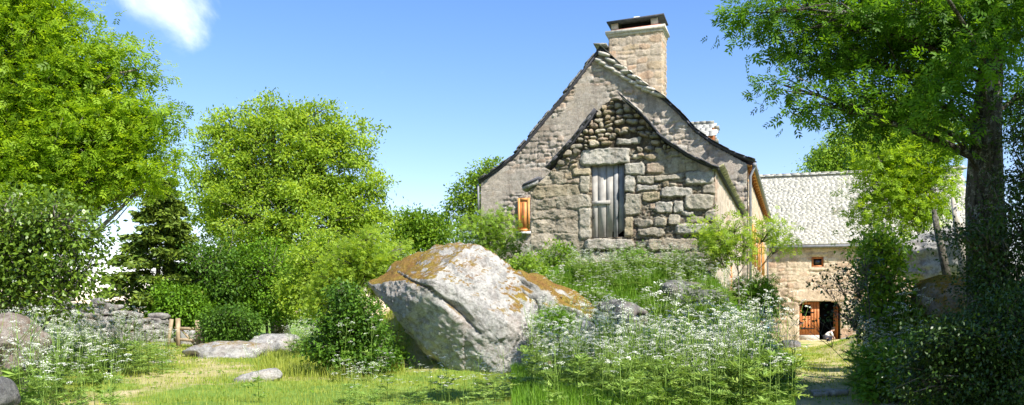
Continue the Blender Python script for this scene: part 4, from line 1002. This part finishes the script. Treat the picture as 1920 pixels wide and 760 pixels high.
# spruce
def spruce():
    D = 33.0; bx = (288-HX)/F*D; bz = gz(bx, D); top = at(308, 335, D)[2]
    t = thing('spruce_tree', 'dark spruce rising between the left trees above the stone wall', 'tree', (bx, D, bz))
    R = np.random.default_rng(5); h = top-bz
    sp = np.array([(bx+.4*k, D, bz+h*k) for k in np.linspace(0, 1, 8)])
    part(MB().tube(sp, .13*(1-.93*np.linspace(0, 1, 8)), 7), 'trunk', MAT['bark'], t, True)
    br = MB(); lf = MB(); PP = []; AX = []; WD = []; LN = []
    z = .5
    while z < h-.1:
        f = z/h; L_ = (1-f)**.8*2.3*R.uniform(.75, 1.1)+.12
        a = R.uniform(0, 6.28); d = np.array((math.cos(a), math.sin(a), 0))
        k = np.linspace(0, 1, 9)[:, None]; s_ = np.array((bx+.4*f, D, bz+z))
        cv = s_+d*L_*k+ZV*(L_*(.10*k-.42*k*k+.22*k**3)); br.tube(cv, .018*(1-.85*k[:, 0])*(1.3-f), 3)
        sd = np.cross(d, ZV)
        for q in range(1, 9):
            for m in range(9):
                p = cv[q]+d*R.uniform(-.15, .1)*L_/4; w = (1-q/9.5)*L_*.36+.08; e = unit(sd*R.choice((-1, 1))*R.uniform(.5, 1)+d*.8-ZV*R.uniform(.15, .6))
                for y in np.linspace(.1, 1, 4):
                    PP.append(p+e*w*y+R.normal(0, .03, 3)); AX.append(unit(e+R.normal(0, .4, 3))); LN.append(.2*R.uniform(.7, 1.3))
        z += R.uniform(.02, .05)+.02*(1-f)
    PP = np.array(PP); AX = np.array(AX); LN = np.array(LN); wd = unit(np.cross(AX, unit(R.normal(0, 1, PP.shape))))
    add_leaves(lf, rhombs(PP, AX, wd, LN, LN*.4), R.uniform(0, 1, len(PP)))
    part(lf, 'crown', MAT['spruce'], t); part(br, 'branches', MAT['bark'], t)
spruce()
# behind the barn
tree('distant_tree', 'yellow-green tree crown showing above the barn ridge', 'tree', 75, 1610, [(1590, 290, 60, 42), (1650, 260, 60, 50), (1550, 312, 38, 25), (1720, 250, 70, 60)], 900, 34, .28, 'yellowgreen', .3, 'simple', .9, 51, group='far trees')
# sapling group before the barn on the right
tree('ash_sapling', 'leafy young ash in front of the right half of the barn roof', 'tree', 19, 1700, [(1660, 350, 52, 45), (1700, 310, 55, 45), (1740, 350, 55, 50), (1700, 395, 50, 30), (1640, 290, 35, 28), (1640, 440, 30, 32), (1770, 260, 60, 50), (1620, 400, 22, 22)], 330, 18, .17, 'ash', .05, 'pinnate', .34, 52, twigr=.008, group='young ash saplings', inner=.3)
tree('ash_sapling', 'small bright ash sapling at the right corner of the outbuilding', 'tree', 20.8, 1388, [(1350, 450, 28, 22), (1375, 425, 32, 18), (1400, 460, 30, 22), (1450, 430, 26, 18), (1470, 455, 18, 12), (1330, 425, 18, 14), (1345, 485, 24, 16)], 130, 12, .17, 'ashfar', .022, 'pinnate', .24, 53, twigr=.007, group='young ash saplings')
tree('low_bush', 'bright green low bush at the foot of the ash sapling by the wall', 'bush', 21.5, 1420, [(1415, 545, 32, 26), (1435, 575, 28, 26), (1395, 560, 20, 26)], 120, 26, .13, 'nettle', .02, 'pinnate', .25, 54)
# the big ash on the right
tx = (1846-HX)/F*12.5; tb = gz(tx, 12.5)
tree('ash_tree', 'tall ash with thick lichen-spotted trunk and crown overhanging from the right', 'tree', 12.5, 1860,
     [(1425, 25, 48, 30, 0), (1500, 55, 60, 40, .3), (1470, 160, 36, 22, 0), (1560, 100, 62, 45, .4), (1530, 195, 36, 22, 0), (1600, 175, 50, 32, 0), (1640, 60, 80, 60, .8), (1680, 180, 55, 42, .2), (1640, 235, 40, 18, .4), (1740, 90, 85, 70, .6), (1760, 200, 46, 36, -.7), (1830, 110, 60, 40, -1), (1790, 260, 26, 18, -.5), (1860, 30, 100, 55, -.2), (1935, 180, 35, 60, .8), (1560, 10, 80, 40, .5), (1700, 10, 90, 40, -.3), (1880, -60, 160, 80, .5), (1650, -70, 150, 60, .8), (1500, -330, 170, 120, -3.5), (2700, -300, 260, 200, -3)],  # last two lobes, outside the view, are added to cast shade
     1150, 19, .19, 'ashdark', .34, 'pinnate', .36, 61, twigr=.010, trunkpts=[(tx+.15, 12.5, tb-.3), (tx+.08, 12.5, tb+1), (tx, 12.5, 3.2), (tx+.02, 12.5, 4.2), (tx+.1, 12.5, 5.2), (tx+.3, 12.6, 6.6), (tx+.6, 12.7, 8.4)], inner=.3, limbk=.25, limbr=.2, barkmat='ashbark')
# dark shrubbery on the right bank
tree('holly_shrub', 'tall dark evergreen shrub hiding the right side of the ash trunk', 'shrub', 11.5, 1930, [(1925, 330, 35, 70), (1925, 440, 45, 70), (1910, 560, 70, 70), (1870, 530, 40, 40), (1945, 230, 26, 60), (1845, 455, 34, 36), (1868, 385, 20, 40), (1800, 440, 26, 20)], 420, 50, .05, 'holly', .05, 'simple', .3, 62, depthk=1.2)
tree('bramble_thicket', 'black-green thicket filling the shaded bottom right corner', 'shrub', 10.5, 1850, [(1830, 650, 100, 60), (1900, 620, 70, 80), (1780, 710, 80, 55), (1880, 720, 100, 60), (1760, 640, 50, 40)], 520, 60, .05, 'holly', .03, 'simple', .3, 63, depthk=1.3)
tree('elder_bush', 'green bush left of the golden-moss boulder, spilling towards the barn', 'bush', 14.5, 1680, [(1655, 520, 36, 50), (1650, 470, 26, 35), (1650, 580, 40, 45), (1700, 600, 50, 45), (1640, 470, 26, 40)], 260, 32, .09, 'bush', .04, 'simple', .28, 64)
tree('nettle_clump', 'fresh green leafy clump at the bottom right beside the logs', 'plant', 12.6, 1680, [(1660, 690, 44, 36), (1700, 720, 60, 40), (1650, 740, 34, 24), (1730, 670, 45, 34)], 300, 30, .085, 'nettle', .015, 'simple', .22, 65, inner=.6)
tree('thorn_bush', 'thin twiggy thorn bush with sparse dark leaves before the barn doorway', 'bush', 13.5, 1640, [(1600, 540, 40, 40), (1560, 510, 34, 18), (1590, 590, 36, 26), (1545, 535, 30, 14), (1620, 500, 26, 30), (1520, 600, 26, 9), (1625, 620, 28, 30)], 150, 7, .05, 'holly', .02, 'simple', .16, 66, twigr=.004, aspect=.7)
# unseen tree added outside the picture on the right, for its shade
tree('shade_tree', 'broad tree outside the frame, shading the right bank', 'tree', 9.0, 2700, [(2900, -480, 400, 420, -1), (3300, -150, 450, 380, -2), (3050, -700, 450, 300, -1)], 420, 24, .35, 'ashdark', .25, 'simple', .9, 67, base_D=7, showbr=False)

# pale dead stem and dark stem
def stems():
    a = at(1822, 520, 14.8); pts = [at(1815, 528, 14.6), at(1806, 470, 14.7), at(1796, 420, 14.8), at(1786, 372, 15.0)]
    mb = MB().tube(pts, [.12, .10, .075, .03], 9); v = mb.v[0]; mb.v[0] = v+.012*np.stack([fbm(v[:, 0]*9, v[:, 1]*9, v[:, 2]*4, q, 3) for q in range(3)], 1)
    tag(mb.build('dead_stem', MAT['greywood'], smooth=True, origin=pts[0]), 'pale barkless dead stem leaning above the golden-moss boulder', 'dead tree')
    pts = [at(1778, 530, 15.3), at(1766, 470, 15.4), at(1756, 425, 15.5), at(1751, 395, 15.6)]
    tag(MB().tube(pts, [.075, .065, .055, .04], 8).build('thin_trunk', MAT['bark'], smooth=True, origin=pts[0]), 'thin dark trunk in front of the big grey bank boulder', 'tree trunk')
stems()

for (X, Y, rx, ry, D, lab, sd, mt) in ((1190, 492, 38, 28, 22.4, 'rounded green weeds right under the hayloft door sill', 71, 'nettle'), (1045, 482, 36, 26, 22.6, 'pale green weeds against the left foot of the outbuilding front', 72, 'bush'),
        (1268, 500, 36, 26, 21.8, 'low weeds beside the dark outcrop below the outbuilding wall', 73, 'bush'), (985, 500, 30, 22, 21.0, 'leafy weeds between the boulder shoulder and the outbuilding corner', 74, 'yellowgreen'), (1040, 600, 24, 20, 17.8, 'fern-like green tuft growing out beside the boulder shoulder', 75, 'nettle'), (1120, 655, 60, 26, 16.6, 'green weeds among the white flowers right of the boulder', 76, 'nettle')):
    tree('weed_clump', lab, 'plant', D, X, [(X, Y, rx, ry), (X-rx*.6, Y+ry*.5, rx*.6, ry*.6), (X+rx*.6, Y+ry*.4, rx*.6, ry*.6)], 130, 22, .085, mt, .012, 'pinnate' if sd % 2 else 'simple', .2, sd, twigr=.005, inner=.3, group='weed clumps on the mound')
# ---- cow parsley
def parsley_template(R, h, n_umb=7, leaves=True):
    st = MB(); um = MB(); lf = MB()
    lean = R.normal(0, .06, 2); top = np.array((lean[0]*h, lean[1]*h, h))
    st.tube([(0, 0, 0), top*.5+(.01, 0, 0), top], [.005, .004, .002], 3, rnd=.4)
    tips = [top]
    for k in range(n_umb-1):
        f = R.uniform(.45, .85); s_ = top*f; a = R.uniform(0, 6.28); L_ = R.uniform(.15, .35)
        e = s_+np.array((math.cos(a)*L_*.6, math.sin(a)*L_*.6, L_)); st.tube([s_, (s_+e)/2+np.array((math.cos(a), math.sin(a), 0))*.04, e], [.003, .0025, .0015], 3, rnd=.4); tips.append(e)
    for e in tips:
        r = R.uniform(.028, .052); m = 13; n3 = unit(np.array((0, 0, 1.))+R.normal(0, .25, 3))
        aa = np.arange(m)*2.4; rr = r*np.sqrt((np.arange(m)+.5)/m); t1 = unit(np.cross(n3, (1, 0, .1))); t2 = np.cross(n3, t1)
        P = e+(np.cos(aa)*rr)[:, None]*t1+(np.sin(aa)*rr)[:, None]*t2+n3*(.02-(rr/r)**2*.012)[:, None]
        for q in range(2):
            ax = unit(R.normal(0, 1, (m, 3))*[1, 1, .35]); w_ = unit(np.cross(ax, n3+R.normal(0, .3, (m, 3)))); l = R.uniform(.012, .02, m)
            add_leaves(um, rhombs(P-ax*(l/2)[:, None], ax, w_, l, l*.9), R.uniform(0, 1, m))
    if leaves:
        for k in range(7):
            a = R.uniform(0, 6.28); z = R.uniform(.05, .5)*h; L_ = R.uniform(.16, .32); d = np.array((math.cos(a), math.sin(a), R.uniform(.1, .7))); d = unit(d); s_ = top*(z/h)
            m = 16; q = np.repeat(np.linspace(.25, 1, m//2), 2); sg = np.tile((-1, 1), m//2); sd = unit(np.cross(d, ZV))
            P = s_+d*(L_*q)[:, None]-ZV*(L_*.25*q*q)[:, None]
            for rep in range(2):
                ax = unit(d*.6+sd*(sg*(1.0))[:, None]+R.normal(0, .25, (m, 3))); ll = L_*.42*(1.15-q)+.015
                add_leaves(lf, rhombs(P, ax, unit(np.cross(ax, ZV+R.normal(0, .3, (m, 3)))), ll, ll*.28), R.uniform(0, 1, m))
            st.tube([s_, s_+d*L_*.6-ZV*L_*.09], [.002, .001], 3, rnd=.5)
    return st, um, lf
def merge(mb):
    V = np.vstack(mb.v); f = {}
    for x in mb.f: f.setdefault(x.shape[1], []).append(x)
    a = np.zeros(len(V))
    for o_, x in mb.a.get('rnd', []): a[o_:o_+len(x)] = x
    return V, [np.vstack(x) for x in f.values()], a
RT = np.random.default_rng(99)
TEMPL = [[merge(m) for m in parsley_template(RT, 1.0, n)] for n in (4, 6, 7, 8, 10, 6, 7, 5)]
def replicate(mb, tpl, P, yaw, sc, zs=None, jit=0):
    V, fs, a = tpl; n = len(P); c, s_ = np.cos(yaw), np.sin(yaw); zs = sc if zs is None else zs
    X = (V[None, :, 0]*c[:, None]-V[None, :, 1]*s_[:, None])*sc[:, None]; Y = (V[None, :, 0]*s_[:, None]+V[None, :, 1]*c[:, None])*sc[:, None]; Z = V[None, :, 2]*zs[:, None]
    W_ = np.stack([X, Y, Z], -1)+P[:, None]
    off = (np.arange(n)*len(V))[:, None, None]
    mb.add(W_.reshape(-1, 3), *[(f[None]+off).reshape(-1, f.shape[1]) for f in fs], rnd=np.clip(np.tile(a, n)+np.repeat(RT.uniform(-.2, .2, n), len(V)), 0, 1))
def scatter(n, X0, X1, D0, D1, acc=None):
    D = np.sqrt(RT.uniform(D0*D0, D1*D1, n)); X = RT.uniform(X0, X1, n); x = (X-HX)/F*D
    k = np.ones(n, bool) if acc is None else acc(X, D, x)
    return np.stack([x[k], D[k], ground(x[k], D[k])], 1)
def drift(label, P, h0, h1, name='cow_parsley_drift'):
    n = len(P); hh = RT.uniform(h0, h1, n)*np.clip(1+.35*fbm(P[:, 0]*1.2, P[:, 1]*1.2, 0, 4, 2), .5, 1.3); yaw = RT.uniform(0, 6.28, n); w = RT.integers(0, len(TEMPL), n)
    mats = ('herb', 'petal', 'herb'); objs = [MB(), MB(), MB()]
    for k, tp in enumerate(TEMPL):
        q = w == k
        for mb, tt in zip(objs, tp): replicate(mb, tt, P[q], yaw[q], hh[q]*.5+.5, hh[q])
    root = thing(name, label, 'wildflowers', (float(P[:, 0].mean()), float(P[:, 1].mean()), 0)); root['kind'] = 'stuff'
    for mb, mt, nm in zip(objs, mats, ('stems', 'flower_heads', 'leaves')):
        o = part(mb, nm, MAT[mt], root); o['kind'] = 'stuff'
pg = lambda s: (lambda X, D, x: fbm(x*.8, D*.8, 0, s, 2) > -.35)
drift('dense white cow parsley filling the slope at the centre right', scatter(1050, 990, 1530, 10.5, 19.5, lambda X, D, x: (X > 990+RT.uniform(0, 220, len(X))*(D < 14)) & (X < 1510-(D-10.5)*5-RT.uniform(0, 60, len(X))) & (fbm(x*1.1, D*1.1, 0, 25, 2) > -.22)), .55, 1.12)
drift('white cow parsley on the mound below the hayloft door', scatter(360, 960, 1330, 19.2, 22.7, pg(5)), .3, .62)
drift('white cow parsley across the meadow at the lower left', scatter(1000, -20, 330, 9, 24, lambda X, D, x: (X < 120+(D-9)*14+RT.uniform(-60, 90, len(X))) & (fbm(x*.9, D*.9, 0, 15, 2) > -.12)), .45, 1.05)
drift('loose white flowers behind the flat rock and beside the dark shrub', scatter(80, 540, 640, 22, 29), .6, 1.0)
drift('few thin flowering stems at the bottom centre edge', scatter(45, 640, 1010, 10.6, 14), .35, .7)
drift('shaded parsley among the bushes on the right bank', scatter(110, 1600, 1760, 12.5, 17), .7, 1.2)
# single plants one can point at
def single(label, X, D, h, seed):
    R = np.random.default_rng(seed); x = (X-HX)/F*D; t = thing('cow_parsley', label, 'wildflower', (x, D, gz(x, D)), 'single cow parsley plants')
    st, um, lf = parsley_template(R, h, 9)
    for mb, nm, mt in ((st, 'stem', 'herb'), (lf, 'leaves', 'herb')):
        o = mb.build(nm, MAT[mt]); o.parent = t
    for k in range(0, len(um.v), 2):            # two sprays of petals per umbel
        m2 = MB()
        for q in (k, k+1): m2.add(um.v[q], um.f[q]-sum(len(x) for x in um.v[:q]), rnd=um.a['rnd'][q][1])
        o = m2.build('flower_head', MAT['petal']); o.parent = t
single('tall single cow parsley standing against the dark gap left of the boulder', 694, 16.6, 1.25, 1)
single('lone flowering stem in front of the small oval rock', 484, 12.5, .72, 2)
single('cow parsley with broad white heads leaning over the dark shrub', 640, 16.4, 1.15, 3)
for q_, (X, D, h, lab) in enumerate([(1165, 9.6, .95, 'near cow parsley rising at the bottom edge in the middle of the white drift'), (1330, 9.3, .85, 'near cow parsley at the bottom edge towards the path'), (1050, 10.2, .8, 'cow parsley at the left front corner of the centre drift'),
        (1440, 10.0, .95, 'tall cow parsley closest to the path at the right end of the drift'), (70, 8.2, .8, 'big-headed cow parsley in front of the brown mossy rock'), (205, 8.8, .85, 'big-headed cow parsley near the dusty patch at the lower left'), (130, 9.8, 1.05, 'tall cow parsley under the dark glossy shrub')]): single(lab, X, D, h, 20+q_)
single('cow parsley silhouetted before the big grey bank boulder', 1725, 13.2, 1.6, 4)

# ---- grass
def grass(name, label, P, h0, h1, w, mt='grass', lean=.5):
    n = len(P); R = RT; h = R.uniform(h0, h1, n); a = R.uniform(0, 6.28, n); d = np.stack([np.cos(a), np.sin(a), np.zeros(n)], 1); s_ = np.stack([-np.sin(a), np.cos(a), np.zeros(n)], 1)
    ln = lean*R.uniform(.2, 1, n); W2 = w*P[:, 1]/15*R.uniform(.7, 1.3, n)
    b0 = P-s_*(W2/2)[:, None]; b1 = P+s_*(W2/2)[:, None]; m = P+ZV*(h*.6)[:, None]+d*(h*ln*.35)[:, None]; t = P+ZV*h[:, None]*(1-.25*ln)[:, None]+d*(h*ln)[:, None]
    V = np.stack([b0, b1, m+s_*(W2*.38)[:, None], m-s_*(W2*.38)[:, None], t], 1); o = (np.arange(n)*5)[:, None]
    mb = MB().add(V.reshape(-1, 3), o+np.array((0, 1, 2, 3))[None], o+np.array((3, 2, 4))[None], rnd=np.repeat(R.uniform(0, 1, n), 5))
    tag(mb.build(name, MAT[mt]), label, 'grass', kind='stuff')
def rosettes(name, label, P, mt, ln):
    n = len(P); mb = MB(); R = RT
    for k in range(6):
        a = k*1.05+R.uniform(0, 6.28, n); ax = unit(np.stack([np.cos(a), np.sin(a), R.uniform(.2, .9, n)], 1)); l = ln*R.uniform(.5, 1.3, n)*P[:, 1]/14
        add_leaves(mb, rhombs(P+ZV*.01, ax, unit(np.cross(ax, ZV)), l, l*.5), R.uniform(0, 1, n))
    tag(mb.build(name, MAT[mt]), label, 'weeds', kind='stuff')
rosettes('clover', 'low clover and plantain in the short grass', scatter(9000, -20, 1620, 9, 30, lambda X, D, x: fbm(x*1.2, D*1.2, 0, 71, 3) > .05), 'nettle', .035)
rosettes('daisies', 'tiny pale flowers dotted in the lawn', scatter(900, 200, 1000, 9, 26, lambda X, D, x: fbm(x*.8, D*.8, 0, 72, 3) > .1), 'petal', .012)
gacc = lambda X, D, x: (dirtmask(x, D)+.5*fbm(x*2.5, D*2.5, 0, 61, 3) < RT.uniform(.25, 1.3, len(x)))
grass('meadow_grass', 'short sunlit grass of the meadow', scatter(300000, -40, 1640, 8.5, 34, gacc), .03, .10, .005)
grass('tall_grass', 'long grass blades on the mound and around the boulder', scatter(42000, 930, 1400, 17.6, 23, lambda X, D, x: (X > 1000) | (D > 19)), .12, .34, .008, 'nettle')
grass('tall_grass', 'rough longer grass among the white flowers at the left', scatter(34000, -20, 420, 10, 30, lambda X, D, x: (fbm(x*.7, D*.7, 0, 8, 2) > .0) & (X < 60+(D-9)*15+RT.normal(0, 50, len(X)))), .08, .26, .007)
grass('tall_grass', 'long grass under the cow parsley at the centre right', scatter(30000, 960, 1490, 10.5, 19.5), .12, .34, .008, 'nettle')
grass('tall_grass', 'grass fringe beside the dark shrub and flat rock', scatter(14000, 480, 760, 16.5, 27, lambda X, D, x: fbm(x*.9, D*.9, 0, 18, 2)+np.abs(X-620)/-400 > -.25), .08, .34, .007)

# ================================================================== PEOPLE (tiny, by the barn)
def skinned(name, pts, edges, radii, matl, parent, sub=2):
    me = bpy.data.meshes.new(name); me.from_pydata([tuple(p) for p in pts], edges, []); o = bpy.data.objects.new(name, me); COL.objects.link(o); o.parent = parent
    m = o.modifiers.new('skin', 'SKIN'); me.skin_vertices  # created with the modifier
    for v, r in zip(me.skin_vertices[0].data, radii): v.radius = (r, r)
    me.skin_vertices[0].data[0].use_root = True
    s_ = o.modifiers.new('subsurf', 'SUBSURF'); s_.levels = sub; s_.render_levels = sub
    me.materials.append(matl); return o
def person(label, X, Yg, D, shirt, legs, sc, crouch=True, seed=1, yaw=0):
    x = (X-HX)/F*D; t = thing('person', label, 'person', (x, D, EYE-(Yg-HY)/F*D)); t.rotation_euler = (0, 0, yaw)
    sk = m_noise('skin', [(.3, (.5, .32, .23)), (.7, (.6, .4, .3))], 3); k = sc
    # facing +x, crouched: pelvis, chest, neck, head, arms reaching down, bent legs
    P = {'pel': (0, 0, .36), 'che': (.24, 0, .60), 'nec': (.36, 0, .70), 'hed': (.46, 0, .78), 'hd2': (.50, 0, .84),
         'shl': (.28, .15, .62), 'ell': (.38, .18, .40), 'hal': (.50, .12, .20), 'shr': (.28, -.15, .62), 'elr': (.40, -.18, .40), 'har': (.52, -.12, .22),
         'hpl': (.02, .10, .34), 'knl': (.36, .14, .40), 'anl': (.12, .13, .07), 'tol': (.28, .15, .03), 'hpr': (.02, -.10, .34), 'knr': (.36, -.14, .38), 'anr': (.14, -.13, .07), 'tor': (.30, -.15, .03)}
    names = list(P); E = [('pel', 'che'), ('che', 'nec'), ('nec', 'hed'), ('hed', 'hd2'), ('che', 'shl'), ('shl', 'ell'), ('ell', 'hal'), ('che', 'shr'), ('shr', 'elr'), ('elr', 'har'), ('pel', 'hpl'), ('hpl', 'knl'), ('knl', 'anl'), ('anl', 'tol'), ('pel', 'hpr'), ('hpr', 'knr'), ('knr', 'anr'), ('anr', 'tor')]
    rad = {'pel': .12, 'che': .135, 'nec': .05, 'hed': .095, 'hd2': .09, 'shl': .06, 'ell': .042, 'hal': .035, 'shr': .06, 'elr': .042, 'har': .035, 'hpl': .085, 'knl': .06, 'anl': .04, 'tol': .035, 'hpr': .085, 'knr': .06, 'anr': .04, 'tor': .035}
    ed = [(names.index(a), names.index(b_)) for a, b_ in E]
    skinned('body', [np.array(P[n])*k for n in names], ed, [rad[n]*k for n in names], sk, t)
    c = lambda col: m_noise('cloth', [(.3, tuple(x*.8 for x in col)), (.7, col)], 20)
    sn = ['pel', 'che', 'shl', 'ell', 'shr', 'elr']; se = [(0, 1), (1, 2), (2, 3), (1, 4), (4, 5)]
    skinned('shirt', [np.array(P[n])*k+np.array((0, 0, .005)) for n in sn], se, [(rad[n]+.02)*k for n in sn], c(shirt), t)
    ln_ = ['pel', 'hpl', 'knl', 'anl', 'hpr', 'knr', 'anr']; le = [(0, 1), (1, 2), (2, 3), (0, 4), (4, 5), (5, 6)]
    skinned('trousers', [np.array(P[n])*k-np.array((0, 0, .004)) for n in ln_], le, [(rad[n]+.015)*k for n in ln_], c(legs), t)
    v, f = lump(np.array((.46, 0, .85))*k, np.array((.115, .105, .10))*k, 4, 3, np.eye(3), .05, 1.0)
    o = MB().add(v, f).build('hair', m_noise('hair', [(.3, (.02, .015, .01)), (.7, (.04, .03, .02))], 20), smooth=True); o.parent = t
person('crouching person in a whitish top with dark hair outside the barn doorway', 1548, 643, 52.0, (.75, .73, .68), (.06, .06, .08), .95)
person('small figure in light blue half hidden behind the cow parsley beside the barn', 1440, 628, 47.0, (.25, .55, .85), (.1, .12, .2), .8, yaw=2.0)
